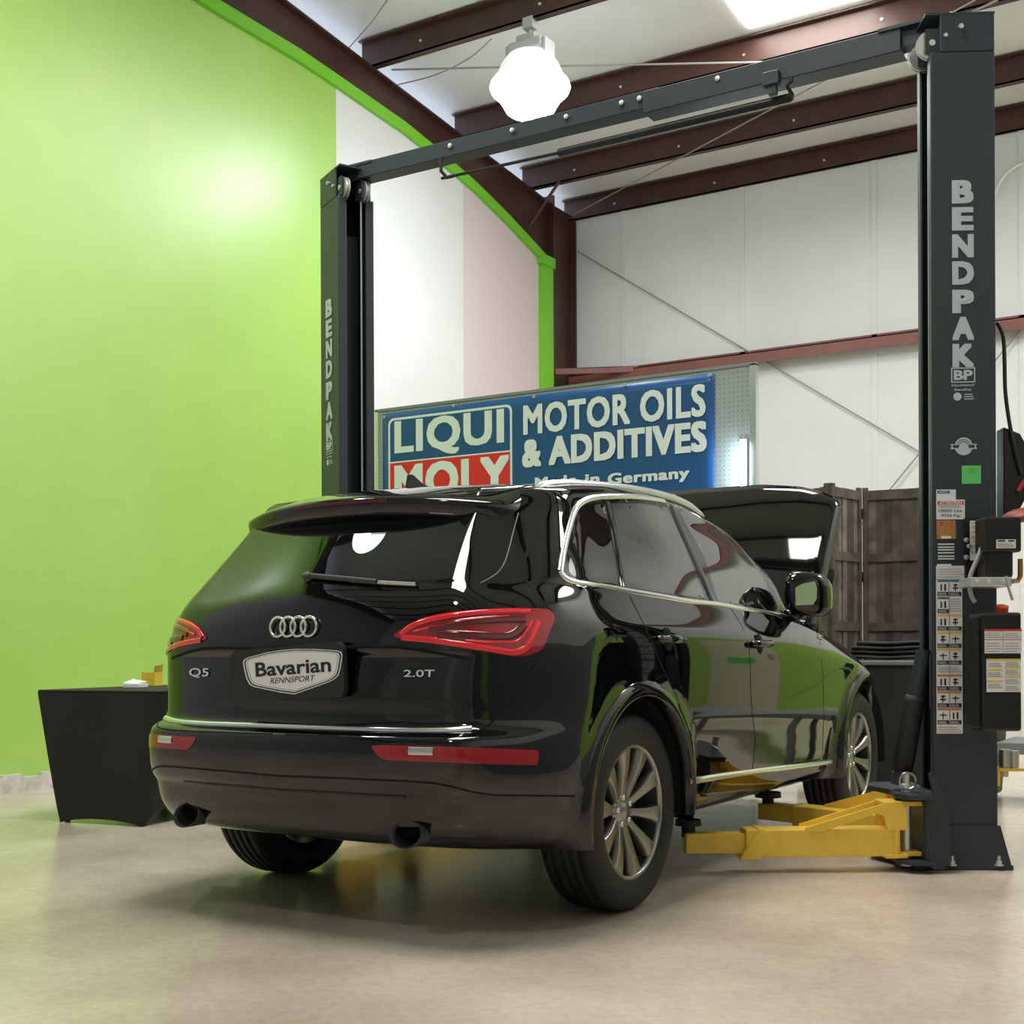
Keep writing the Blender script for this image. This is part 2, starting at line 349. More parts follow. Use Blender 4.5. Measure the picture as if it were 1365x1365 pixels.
# skylights (translucent roof panels between purlins)
def skylight(n, x0, x1, y0, y1):
    m = MB()
    k = 14; G = []
    for yy in (y0, y1):
        row = []
        for i in range(k * 4 + 1):
            x = x0 + (x1 - x0) * i / (k * 4); row.append((x, yy, zpur(yy) + 0.245 + 0.006 * math.cos(i * math.pi / 2)))
        G.append(row)
    m.grid(G); m.f = [f[::-1] for f in m.f]
    return struct('window_%d' % n, m, 'sky_panel', 'glowing translucent roof panel', 'skylight')
SKY = [(-1.3, -0.2, 4.05, 5.45), (-1.3, -0.2, 2.5, 3.95), (3.3, 4.4, 4.05, 5.5), (3.3, 4.4, 2.5, 3.95), (-0.9, 1.1, -2.15, -0.75), (-0.9, 1.1, -3.7, -2.25)]  # right-hand pair added unseen for light; rear pair widened for its glass reflection
for i, s in enumerate(SKY): skylight(i + 1, *s)
# right wall (beyond the frame): green dado, white above, beige door; the green returns along the back wall
wr = struct('wall_right', MB().box(XR, XR + 0.15, 2.6, YB, 0, 2.45), 'green', 'green lower part of the right wall', 'wall')
build('grey_panel', MB().box(XR, XR + 0.15, YF, 2.6, 0, 2.45), 'grey_steel', wr)
build('green_panel', MB().box(XR - 0.02, XR, -8.0, -6.4, 0.5, 2.1), 'green', wr)  # added out of view so the door mirror reflects green
build('upper_panel', MB().box(XR, XR + 0.15, YF, YB, 2.45, zpur(YF) + 0.3), 'white_wall', wr)
build('green_panel', MB().box(1.3, XR, YB - 0.03, YB, 0, 2.45), 'green', wb)
dr = struct('door_1', MB().box(4.0, XR, YB - 0.08, YB - 0.03, 0, 2.2), 'beige', 'beige sliding door in the back corner', 'door')
build('handle', MB().box(4.08, 4.12, YB - 0.12, YB - 0.08, 0.95, 1.2), 'steel', dr)
build('sign', MB().box(4.35, 4.75, YB - 0.09, YB - 0.08, 0.75, 1.05), 'lab_green', dr)
# wall behind the camera with closed roll-up doors
wf = struct('wall_front', MB().box(XL - 0.3, XR + 0.3, YF - 0.15, YF, 0, zpur(YF) + 0.3), 'white_wall', 'white wall behind the camera', 'wall')
for a in (-3.6, 0.6):
    for k in range(12): build('door_slat', MB().box(a, a + 3.4, YF, YF + 0.03, 0.3 * k, 0.3 * k + 0.29), 'lampshell', wf)

# ================================================================== THE CAR
CTX, CTY, CPSI = 0.0157, -1.6174, -0.0107
car = thing('car', 'black sport utility car parked between the lift posts with its hood open', 'car', (CTX, CTY, 0), CPSI)
_c, _s = math.cos(CPSI), math.sin(CPSI)
def to_car(P):
    P = np.asarray(P, float); x = P[..., 0] - CTX; y = P[..., 1] - CTY
    return np.stack([_c * x + _s * y, -_s * x + _c * y, P[..., 2]], -1)
def to_room(P):
    P = np.asarray(P, float); x = P[..., 0]; y = P[..., 1]
    return np.stack([CTX + _c * x - _s * y, CTY + _s * x + _c * y, P[..., 2]], -1)
CAMC = to_car(CAM)
def cray(px, py):
    d = ray(px, py); return np.array([_c * d[0] + _s * d[1], -_s * d[0] + _c * d[1], d[2]])
def cplane(px, py, axis, val):
    d = cray(px, py); t = (val - CAMC[axis]) / d[axis]; return CAMC + t * d

# --- body control rows: z, rear centre y, corner points (x, y) c3..c6, side half width
ROWS = [
 (0.288, -0.66, (0.62, -0.61), (0.70, -0.56), (0.77, -0.50), (0.81, -0.43), 0.81),
 (0.312, -0.815, (0.66, -0.73), (0.75, -0.66), (0.82, -0.57), (0.86, -0.45), 0.86),
 (0.345, -0.876, (0.68, -0.79), (0.775, -0.70), (0.85, -0.59), (0.895, -0.46), 0.893),
 (0.415, -0.905, (0.69, -0.835), (0.79, -0.74), (0.875, -0.61), (0.92, -0.46), 0.9050),
 (0.480, -0.915, (0.69, -0.850), (0.795, -0.755), (0.885, -0.63), (0.93, -0.47), 0.9120),
 (0.505, -0.935, (0.69, -0.868), (0.80, -0.775), (0.890, -0.64), (0.935, -0.47), 0.9150),
 (0.56, -0.950, (0.69, -0.885), (0.80, -0.785), (0.893, -0.65), (0.938, -0.48), 0.9220),
 (0.635, -0.955, (0.69, -0.890), (0.80, -0.785), (0.893, -0.65), (0.940, -0.48), 0.9330),
 (0.680, -0.946, (0.69, -0.878), (0.795, -0.775), (0.890, -0.64), (0.940, -0.48), 0.9370),
 (0.698, -0.915, (0.685, -0.848), (0.785, -0.758), (0.885, -0.635), (0.938, -0.48), 0.9380),
 (0.712, -0.882, (0.68, -0.815), (0.775, -0.745), (0.880, -0.625), (0.937, -0.48), 0.9385),
 (0.745, -0.868, (0.67, -0.800), (0.766, -0.735), (0.873, -0.615), (0.936, -0.47), 0.9400),
 (0.82, -0.874, (0.67, -0.802), (0.765, -0.735), (0.870, -0.610), (0.935, -0.45), 0.9425),
 (0.90, -0.866, (0.67, -0.800), (0.765, -0.735), (0.870, -0.610), (0.934, -0.44), 0.9445),
 (0.945, -0.856, (0.67, -0.797), (0.765, -0.735), (0.869, -0.608), (0.931, -0.43), 0.9450),
 (0.968, -0.870, (0.665, -0.803), (0.763, -0.735), (0.868, -0.605), (0.928, -0.42), 0.9445),
 (1.00, -0.874, (0.66, -0.800), (0.760, -0.728), (0.865, -0.598), (0.923, -0.41), 0.9430),
 (1.05, -0.868, (0.66, -0.787), (0.755, -0.712), (0.858, -0.580), (0.912, -0.40), 0.9360),
 (1.10, -0.857, (0.655, -0.768), (0.745, -0.690), (0.842, -0.560), (0.893, -0.38), 0.915),
 (1.15, -0.838, (0.64, -0.745), (0.725, -0.660), (0.818, -0.535), (0.870, -0.36), 0.890),
 (1.195, -0.805, (0.62, -0.712), (0.700, -0.625), (0.788, -0.505), (0.846, -0.34), 0.869),
 (1.215, -0.788, (0.61, -0.698), (0.691, -0.610), (0.778, -0.495), (0.836, -0.335), 0.861),
 (1.30, -0.712, (0.58, -0.628), (0.662, -0.545), (0.742, -0.440), (0.798, -0.30), 0.822),
 (1.40, -0.620, (0.55, -0.540), (0.628, -0.460), (0.700, -0.360), (0.750, -0.24), 0.775),
 (1.48, -0.545, (0.53, -0.470), (0.600, -0.395), (0.665, -0.300), (0.712, -0.19), 0.738),
]
YL = [-0.28, 0.0, 0.35, 0.70, 1.05, 1.40, 1.75, 2.20, 2.70, 3.10]
ZT = ([-1.0, -0.3, 0.0, 0.8, 1.6, 2.0, 2.3, 2.65, 2.9, 3.2, 3.5, 3.8], [1.195, 1.195, 1.19, 1.165, 1.13, 1.09, 1.05, 1.0, 0.945, 0.88, 0.84, 0.82])
YF_ = ([1.215, 1.30, 1.40, 1.48, 1.58, 1.615], [1.86, 1.77, 1.64, 1.53, 1.36, 1.24])
YC_ = ([1.215, 1.30, 1.40, 1.48, 1.58, 1.615], [2.12, 2.02, 1.88, 1.76, 1.58, 1.45])
grid = []
def rear_cols(z, yc, c3, c4, c5, c6):
    g = min(1.0, max(0.0, (z - 1.05) / 0.12))          # the glass is flatter in plan than the panel below it
    c3 = (c3[0], c3[1] - 0.008 * g)
    r = [(0, yc, z), (0.28, yc + (0.09 * (1 - g) + g * (0.28 / c3[0]) ** 2) * (c3[1] - yc), z), (0.50, yc + (0.40 * (1 - g) + g * (0.50 / c3[0]) ** 2 * (0.96 if c3[0] > 0.5 else 0.6)) * (c3[1] - yc), z)]
    return r + [(p[0], p[1], z) for p in (c3, c4, c5, c6)]
for k, (z, yc, c3, c4, c5, c6, W) in enumerate(ROWS):
    r = rear_cols(z, yc, c3, c4, c5, c6)
    if z < 1.2:                                   # lower body, full length
        for y in YL:
            w = W - 0.012 * ((y - 1.0) / 1.6) ** 2
            zz = z
            if z > 0.6: zz = 0.6 + (z - 0.6) * (np.interp(y, *ZT) - 0.6) / (1.195 - 0.6)
            if y > 2.3: w -= 0.035 * ((y - 2.3) / 0.8) ** 2
            r.append((w, y, zz))
        zf = lambda y: z if z <= 0.6 else 0.6 + (z - 0.6) * (np.interp(y, *ZT) - 0.6) / (1.195 - 0.6)
        sc = W / 0.945
        for x, y in ((0.815, 3.36), (0.68, 3.53), (0.40, 3.65), (0.0, 3.69)): r.append((x * sc, y, zf(y)))
    else:
        yf = float(np.interp(z, *YF_)); ym = float(np.interp(z, *YC_))
        xf = W - 0.035
        for j in range(1, 11):
            t = j / 10; y = c6[1] + (yf - c6[1]) * t
            r.append((c6[0] + (W - c6[0]) * min(1, t * 2.5) - (W - xf) * max(0, t - 0.4) ** 2 / 0.36, y, z - (0.085 * t ** 1.5 if z < 1.22 else 0.0)))
        for q in (0.88, 0.62, 0.32, 0.0):
            r.append((xf * q, yf + (ym - yf) * (1 - q * q), z - (0.085 if z < 1.22 else 0)))
    grid.append(r)
def roof_row(zr, yc, c3, c4, c5, c6, W, zside, yf, ym, zfr):
    r = rear_cols(zr, yc, c3, c4, c5, c6)
    r = [(x, y, zr + (zside - zr) * max(0, (i - 3) / 5.0) ** 1.2 * 0.8) for i, (x, y, z) in enumerate(r)]
    for j in range(1, 11):
        t = j / 10; y = c6[1] + (yf - c6[1]) * t
        zz = np.interp(t, [0, 0.12, 0.3, 0.55, 0.8, 1.0], [r[6][2], zside - 0.008, zside + 0.012, zside + 0.016, zside - 0.002, zfr])
        r.append((c6[0] + (W - c6[0]) * min(1, t * 2.5) - 0.03 * max(0, t - 0.5) ** 2 / 0.25, y, zz))
    for q in (0.88, 0.62, 0.32, 0.0): r.append(((W - 0.03) * q, yf + (ym - yf) * (1 - q * q), zfr + 0.02 * (1 - q)))
    return r
grid.append(roof_row(1.535, -0.490, (0.50, -0.42), (0.575, -0.35), (0.637, -0.265), (0.675, -0.17), 0.698, 1.578, 1.36, 1.58, 1.545))
e1 = roof_row(1.556, -0.450, (0.46, -0.40), (0.53, -0.33), (0.585, -0.255), (0.620, -0.16), 0.650, 1.612, 1.24, 1.45, 1.575)
grid.append(e1)
SPN = ([-0.5, -0.38, -0.18, 0.17, 0.6, 1.0, 1.25, 1.5], [1.562, 1.578, 1.612, 1.652, 1.668, 1.655, 1.630, 1.590])
for t in (0.16, 0.45, 0.75, 1.0):
    grid.append([(x * (1 - t), y, z + (np.interp(y, *SPN) - z) * (1 - (1 - t) ** 2)) for (x, y, z) in e1])
grid = np.array(grid)                                  # rows x 21 x 3

def pchip(Y, n):                                       # monotone cubic along axis 0, n samples per interval
    Y = np.asarray(Y, float); d = np.diff(Y, axis=0); m = np.zeros_like(Y)
    a, b = d[:-1], d[1:]; ok = (a * b) > 0
    m[1:-1][ok] = (2 * a * b / np.where(np.abs(a + b) < 1e-12, 1, a + b))[ok]; m[0] = d[0]; m[-1] = d[-1]
    out = []
    for i in range(len(Y) - 1):
        for k in range(n):
            t = k / n; h00 = 2 * t ** 3 - 3 * t ** 2 + 1; h10 = t ** 3 - 2 * t ** 2 + t; h01 = -2 * t ** 3 + 3 * t ** 2; h11 = t ** 3 - t ** 2
            out.append(h00 * Y[i] + h10 * m[i] + h01 * Y[i + 1] + h11 * m[i + 1])
    out.append(Y[-1]); return np.array(out)
def crom(Y, n):
    Y = np.asarray(Y, float); m = np.zeros_like(Y); m[1:-1] = (Y[2:] - Y[:-2]) / 2; m[0] = Y[1] - Y[0]; m[-1] = Y[-1] - Y[-2]
    m[0, ..., 1:] = 0; m[-1, ..., 1:] = 0              # square across the centre line
    out = []
    for i in range(len(Y) - 1):
        for k in range(n):
            t = k / n; h00 = 2 * t ** 3 - 3 * t ** 2 + 1; h10 = t ** 3 - 2 * t ** 2 + t; h01 = -2 * t ** 3 + 3 * t ** 2; h11 = t ** 3 - t ** 2
            out.append(h00 * Y[i] + h10 * m[i] + h01 * Y[i + 1] + h11 * m[i + 1])
    out.append(Y[-1]); return np.array(out)
NR, NC = 7, 11
D = pchip(grid, NR)                                    # rows
D = np.swapaxes(crom(np.swapaxes(D, 0, 1), NC), 0, 1)  # columns
def relax(A, axis, it):
    for _ in range(it):
        B = np.moveaxis(A, axis, 0).copy(); B[1:-1] = 0.25 * B[:-2] + 0.5 * B[1:-1] + 0.25 * B[2:]; A = np.moveaxis(B, 0, axis)
    return A
D = relax(D, 0, 5); D = relax(D, 1, 12)
D[:, 0, 0] = 0; D[:, -1, 0] = 0; D[-1, :, 0] = 0
# wheel-arch flares
WR = 0.367; ARC = [(-0.005, 0.375), (2.807, 0.375)]
for (ya, za) in ARC:
    dist = np.hypot(D[..., 1] - ya, D[..., 2] - za); msk = (D[..., 0] > 0.55) & (D[..., 2] < 1.0)
    target = 0.950 - np.clip((dist - 0.43) / 0.12, 0, 1) ** 2 * 0.2
    fl = np.clip(1 - (dist - 0.43) / 0.10, 0, 1); fl = fl * fl * (3 - 2 * fl)
    tg_ = 0.950 - 0.11 * np.clip((D[..., 1] - 2.85) / 0.4, 0, 1)
    D[..., 0] = np.where(msk & (D[..., 0] < tg_), D[..., 0] + (tg_ - D[..., 0]) * fl, D[..., 0])
nr, nc = D.shape[:2]
VV = D.reshape(-1, 3).copy()
idx = np.arange(nr * nc).reshape(nr, nc)
FF = np.stack([idx[:-1, :-1], idx[:-1, 1:], idx[1:, 1:], idx[1:, :-1]], -1).reshape(-1, 4)   # outward
BODY = BVHTree.FromPolygons([tuple(v) for v in VV] + [(-v[0], v[1], v[2]) for v in VV],
                            [tuple(f) for f in FF] + [tuple(len(VV) + i for i in f[::-1]) for f in FF])
def hit(px, py):
    d = cray(px, py); d = d / np.linalg.norm(d)
    loc, nrm, i, dist = BODY.ray_cast(Vector(CAMC), Vector(d))
    if loc is None: return None, None
    n = np.array(nrm)
    if n @ d > 0: n = -n
    return np.array(loc), n
# --- cut the shell into panels along outlines
lab = np.array(['body'] * len(FF), dtype=object)
locked = np.zeros(len(VV), bool)
fc = lambda: VV[FF].mean(1)
def fnormals():
    P = VV[FF]; n = np.cross(P[:, 2] - P[:, 0], P[:, 3] - P[:, 1]); return n / (np.linalg.norm(n, axis=1, keepdims=True) + 1e-12)
def inside(P, poly):
    x, y = P[:, 0], P[:, 1]; r = np.zeros(len(P), bool); n = len(poly); j = n - 1
    for i in range(n):
        xi, yi = poly[i]; xj, yj = poly[j]
        c = ((yi > y) != (yj > y)) & (x < (xj - xi) * (y - yi) / (yj - yi + 1e-12) + xi); r ^= c; j = i
    return r
def closest(p, poly):
    A = np.array(poly); B = np.roll(A, -1, 0); d = B - A; t = np.clip(((p - A) * d).sum(1) / ((d * d).sum(1) + 1e-12), 0, 1)
    Q = A + d * t[:, None]; k = ((Q - p) ** 2).sum(1).argmin(); return Q[k]
def smooth_poly(pts, n=6, closed=True):
    P = np.array(pts, float); m = len(P); out = []
    for i in range(m if closed else m - 1):
        p0, p1, p2, p3 = [P[(i + q) % m] if closed else P[min(max(i + q, 0), m - 1)] for q in (-1, 0, 1, 2)]
        for k in range(n):
            t = k / n; out.append(0.5 * ((2 * p1) + (-p0 + p2) * t + (2 * p0 - 5 * p1 + 4 * p2 - p3) * t * t + (-p0 + 3 * p1 - 3 * p2 + p3) * t ** 3))
    if not closed: out.append(P[-1])
    return out
def cut_px(name, poly, over=('body',), snap=True, cond=None):
    """faces of the near half whose picture falls inside the outline become a panel; its edge is moved onto the outline"""
    C = fc(); p2 = proj(to_room(C)); vis = ((CAMC - C) * fnormals()).sum(1) > 0
    m = inside(p2, poly) & vis & np.isin(lab, over)
    if cond is not None: m &= cond(C)
    lab[m] = name
    if not snap: return
    inV = np.zeros(len(VV), int); inV2 = np.zeros(len(VV), int)
    for k in range(4):
        np.add.at(inV, FF[m][:, k], 1); np.add.at(inV2, FF[~m & vis][:, k], 1)
    for i in np.where((inV > 0) & (inV2 > 0) & ~locked)[0]:
        q0 = proj(to_room(VV[i])); q = closest(q0, poly)
        if np.hypot(*(q - q0)) > 7: continue
        h, _ = hit(*q)
        if h is not None and np.linalg.norm(h - VV[i]) < 0.05 and (VV[i, 0] > 1e-6): VV[i] = h; locked[i] = True
def cut_arch(ya, za, r):
    global lab
    C = fc(); m = (np.hypot(C[:, 1] - ya, C[:, 2] - za) < r) & (C[:, 0] > 0.5) & (C[:, 2] < za + r)
    m |= (np.abs(C[:, 1] - ya) < r * 0.97) & (C[:, 2] < za) & (C[:, 0] > 0.5) & (np.hypot(C[:, 1] - ya, C[:, 2] - za) < r * 1.02)
    lab[m] = 'hole'
    inV = np.zeros(len(VV), int); inV2 = np.zeros(len(VV), int)
    for k in range(4):
        np.add.at(inV, FF[m][:, k], 1); np.add.at(inV2, FF[~m][:, k], 1)
    for i in np.where((inV > 0) & (inV2 > 0))[0]:
        v = VV[i]; d = math.hypot(v[1] - ya, v[2] - za)
        if abs(d - r) < 0.04: v[1] = ya + (v[1] - ya) * r / d; v[2] = za + (v[2] - za) * r / d; locked[i] = True
for (ya, za) in ARC: cut_arch(ya, za, 0.425)
def c6_(l, o=(700, 630), s=0.2198): return [(o[0] + a * s, o[1] + b * s) for a, b in l]
DLO = c6_([(215, 600), (225, 520), (250, 400), (280, 290), (310, 210), (360, 170), (430, 148), (560, 143), (720, 150), (900, 185), (1062, 225)]) + \
      c6_([(300, 330), (420, 460), (530, 580), (600, 670), (660, 750), (700, 870), (640, 865), (520, 842), (400, 822), (250, 795)], (900, 630)) + \
      c6_([(1000, 780), (800, 745), (590, 710), (500, 690), (350, 670), (250, 650)])
DLOs = smooth_poly(DLO, 4)
cut_px('window_frame', DLOs)
QG = smooth_poly(c6_([(345, 240), (400, 207), (478, 194), (500, 300), (530, 450), (560, 680), (450, 665), (330, 640), (275, 610), (266, 560), (280, 470), (305, 360)]), 3)
RDG = c6_([(525, 187), (700, 187), (862, 212), (960, 430), (1095, 760), (900, 735), (750, 715), (615, 690), (590, 560), (560, 380)])
FDG = smooth_poly(c6_([(30, 234), (150, 270), (300, 375), (420, 485), (500, 580), (560, 690), (575, 770), (530, 795), (400, 798), (280, 782), (255, 760), (170, 500)], (900, 630)), 3)
for nm, P in (('quarter_glass', QG), ('rear_door_glass', RDG), ('front_door_glass', FDG)): cut_px(nm, P, ('window_frame',))
RG = [(330, 796), (380, 794.5), (450, 792), (520, 788), (581, 783), (616, 780.5), (638, 777.5), (655, 770), (667, 761), (674, 748), (680, 726), (686, 702), (691, 684), (696, 655), (330, 655)]
cut_px('rear_glass', RG)
TL = smooth_poly(c6_([(215, 1000), (255, 950), (320, 910), (420, 872), (560, 845), (750, 830), (950, 822), (1120, 830), (1165, 850), (1178, 885), (1150, 960), (1105, 1065), (1040, 1100), (960, 1115), (880, 1108), (700, 1078), (450, 1037)], (480, 630)), 3)
cut_px('tail_lamp', TL)
RF = c6_([(60, 425), (400, 430), (700, 440), (1080, 455), (1085, 470), (1075, 545), (800, 540), (500, 528), (150, 515), (110, 490)], (480, 900))
cut_px('bumper_lamp', RF)
GATE_R = [(706, 677), (706, 700), (703, 730), (699, 758), (702, 775), (715, 793), (730, 808), (737, 816)]
GATE_L = [(724, 866), (706, 895), (686, 927), (662, 957), (645, 970), (625, 979), (590, 985), (540, 986), (470, 983), (380, 979)]
TG = [(330, 640)] + [(700, 640)] + smooth_poly(GATE_R, 4, False) + [(742, 830), (735, 850)] + smooth_poly(GATE_L, 4, False) + [(330, 978)]
cut_px('tailgate', TG)
BUMP_SIDE = [(724, 866), (735, 880), (780, 905), (800, 925)]
SPLIT = [(975, 812), (988, 832), (997, 854), (1000, 883), (1001, 930), (1004, 962), (1007, 987), (1003, 1026)]
RD = [(832, 780), (842, 800), (853, 822), (862, 840), (874, 868), (886, 897), (905, 935), (916, 985), (921, 1036)] + [(960, 1034), (1003, 1026)] + SPLIT[::-1] + [(968, 800), (900, 790)]
cut_px('rear_door', RD)
FD = SPLIT + [(1050, 1019), (1096, 1012), (1098, 960), (1097, 900), (1092, 852), (1086, 838), (1075, 824), (1030, 812)]
cut_px('front_door', FD)
C = fc()
bm_mask = (lab == 'body') & (C[:, 1] < -0.30) & (C[:, 2] < 0.715)
lab[bm_mask] = 'rear_bumper'
# open engine bay: take the hood faces out
rowi = np.repeat(np.arange(nr - 1), nc - 1); coli = np.tile(np.arange(nc - 1), nr - 1)
ib = [i for i, r in enumerate(ROWS) if abs(r[0] - 1.195) < 1e-6][0] * NR
lab[(rowi >= ib) & (rowi < ib + NR) & (coli >= 14 * NC)] = 'hole'
lab[(lab == 'body') & (rowi >= ib + NR) & (rowi < 26 * NR) & (coli >= 16 * NC + 6)] = 'windshield'

def panel(names, both, material, objname, label=None, parent=car, side=1, off=0.0):
    m = np.isin(lab, names if isinstance(names, (list, tuple)) else [names]); f = FF[m]; used = np.unique(f); mp = -np.ones(len(VV), int); mp[used] = np.arange(len(used))
    V = VV[used].copy(); fs = [tuple(mp[q]) for q in f]
    if off:
        nn = np.zeros_like(V); fn = fnormals()[m]
        for q, n in zip(fs, fn):
            for i in q: nn[i] += n
        V = V + off * nn / (np.linalg.norm(nn, axis=1, keepdims=True) + 1e-9)
    Vm = V * np.array([-1, 1, 1])
    mb = MB()
    if both or side > 0: mb.add(V, fs)
    if both or side < 0: mb.add(Vm, [q[::-1] for q in fs])
    o = build(objname, mb, material, car if parent is None else parent, smooth=True, local=True)
    if both:
        b = bmesh.new(); b.from_mesh(o.data); bmesh.ops.remove_doubles(b, verts=[v for v in b.verts if abs(v.co.x) < 1e-4], dist=1e-4); b.to_mesh(o.data); b.free(); o.data.shade_smooth()
    if label: o['label'] = label
    return o
body = panel('body', True, 'paint', 'body_shell')
gate = panel('tailgate', True, 'paint', 'tailgate')
rglass = panel('rear_glass', True, 'glass', 'rear_glass', 'dark tinted rear glass', gate)
bumper = panel('rear_bumper', True, 'paint', 'rear_bumper')
panel('windshield', True, 'glass', 'windshield')
for sd in (1, -1):
    panel('window_frame', False, 'gloss_black', 'window_frame', side=sd)
    d1 = panel('rear_door', False, 'paint', 'rear_door', side=sd)
    d2 = panel('front_door', False, 'paint', 'front_door', side=sd)
    panel('quarter_glass', False, 'side_glass', 'quarter_glass', side=sd)
    panel('rear_door_glass', False, 'side_glass', 'window_glass', parent=d1, side=sd)
    panel('front_door_glass', False, 'side_glass', 'window_glass', parent=d2, side=sd)
    panel('bumper_lamp', False, 'lens', 'bumper_lamp', 'red lens', parent=bumper, side=sd, off=0.002)
    tl = panel('tail_lamp', False, 'lens', 'tail_lamp', 'red wraparound lens', parent=gate, side=sd, off=0.003)

# --- ribbons laid on the shell
def on_shell(pts, step=5.0, centre=False):
    """resample a pixel polyline, drop it on the shell -> points and normals (car frame)"""
    P = [np.array(p, float) for p in pts]; out = []
    for a, b in zip(P[:-1], P[1:]):
        n = max(1, int(np.hypot(*(b - a)) / step))
        out += [a + (b - a) * k / n for k in range(n)]
    out.append(P[-1]); R = []
    for q in out:
        h, n = hit(*q)
        if h is not None: R.append((h, n))
    if centre and R[0][0][0] < 0:                                  # start exactly on the centre line
        k = next(i for i, r in enumerate(R) if r[0][0] >= 0); a, b = R[k - 1], R[k]; t = -a[0][0] / (b[0][0] - a[0][0])
        m0 = a[0] + (b[0] - a[0]) * t; n0 = np.array([0, a[1][1], a[1][2]]); R = [(m0, n0)] + R[k:]
    # smooth the normals a little
    H = np.array([r[0] for r in R]); N = np.array([r[1] for r in R])
    for _ in range(3):
        N[1:-1] = (N[:-2] + N[1:-1] + N[2:]) / 3; H[1:-1] = 0.2 * H[:-2] + 0.6 * H[1:-1] + 0.2 * H[2:]
    N /= np.linalg.norm(N, axis=1, keepdims=True); return H, N
def ribbon(mb, H, N, w, t, closed=False, sink=0.002, prof=None):
    m = len(H); T = np.zeros_like(H)
    for i in range(m):
        T[i] = H[(i + 1) % m if closed else min(i + 1, m - 1)] - H[(i - 1) % m if closed else max(i - 1, 0)]
    T /= np.linalg.norm(T, axis=1, keepdims=True) + 1e-12
    S = np.cross(T, N); S /= np.linalg.norm(S, axis=1, keepdims=True) + 1e-12
    prof = prof or [(-0.5, -0.3), (-0.42, 0.55), (-0.2, 0.95), (0.2, 0.95), (0.42, 0.55), (0.5, -0.3)]
    G = [[H[i] + S[i] * a * w + N[i] * (b * t) for a, b in prof] for i in range(m)]
    if closed: G.append(G[0])
    k0 = len(mb.f); mb.grid(G); mb.f[k0:] = [f[::-1] for f in mb.f[k0:]]
    return mb
def mirrored(mb):
    o = MB(); o.v = [(-x, y, z) for x, y, z in mb.v]; o.f = [f[::-1] for f in mb.f]; return o
def both(mb):
    m2 = mirrored(mb); o = MB(); o.add(mb.v, mb.f); o.add(m2.v, m2.f); return o
def strip(name, pts, w, t, material, parent=car, closed=False, sides='pair', step=5.0, label=None):
    H, N = on_shell(pts + ([pts[0]] if closed else []), step, True)
    if closed: H, N = H[:-1], N[:-1]
    mb = ribbon(MB(), H, N, w, t, closed)
    L = []
    if sides == 'pair': L = [build(name, mb, material, parent, smooth=True, local=True), build(name, mirrored(mb), material, parent, smooth=True, local=True)]
    elif sides == 'join': L = [build(name, both(mb), material, parent, smooth=True, local=True)]
    if label:
        for o in L: o['label'] = label
    return L
strip('window_surround', [tuple(p) for p in smooth_poly(DLO[:12], 3, False)] + [tuple(p) for p in smooth_poly(DLO[11:16], 3, False)][1:], 0.026, 0.008, 'chrome', label='bright metal window surround')
strip('window_sill_trim', [tuple(p) for p in smooth_poly((DLO + DLO[:1])[16:], 3, False)], 0.024, 0.008, 'chrome', label='bright metal strip below the windows')
strip('sill_trim', c6_([(140, 540), (300, 512), (500, 485), (700, 460), (865, 438)], (880, 900), 0.2637), 0.030, 0.012, 'chrome', label='chrome strip along the door bottoms')
strip('tailgate_trim', [(385, 968), (450, 970.5), (500, 972.5), (560, 973.5), (600, 973), (629, 971)], 0.026, 0.010, 'chrome', gate, sides='join', label='chrome strip across the tailgate')
for nm, P in (('tailgate_gap', smooth_poly(GATE_R, 4, False)), ('tailgate_gap', smooth_poly(GATE_L, 4, False))):
    strip(nm, [tuple(p) for p in P], 0.007, 0.0012, 'gap', gate, sides='pair')
strip('door_gap', SPLIT, 0.007, 0.0012, 'gap'); strip('door_gap', RD[:9], 0.007, 0.0012, 'gap')
strip('door_gap', FD[-8:-1][::1], 0.006, 0.0012, 'gap')
strip('glass_edge', [(640, 777.5), (655, 770), (667, 761), (674, 748), (680, 726), (686, 702), (691, 684)], 0.004, 0.003, 'grey_steel', gate)
# pillar trim lines between the panes
strip('pillar_trim', c6_([(497, 178), (530, 320), (560, 480), (598, 700)]), 0.030, 0.006, 'gloss_black')
strip('pillar_trim', c6_([(885, 200), (980, 420), (1060, 600), (1140, 780)]), 0.065, 0.006, 'gloss_black')
strip('bumper_crease', [(340, 1033), (450, 1037), (490, 1039), (540, 1041), (580, 1044), (605, 1049), (630, 1056), (660, 1060), (710, 1060.5), (766, 1061)], 0.008, 0.0015, 'gap', bumper, sides='pair')
strip('bumper_moulding', [(340, 1052), (450, 1057), (500, 1060), (540, 1062)], 0.010, 0.004, 'plastic', bumper, sides='pair')
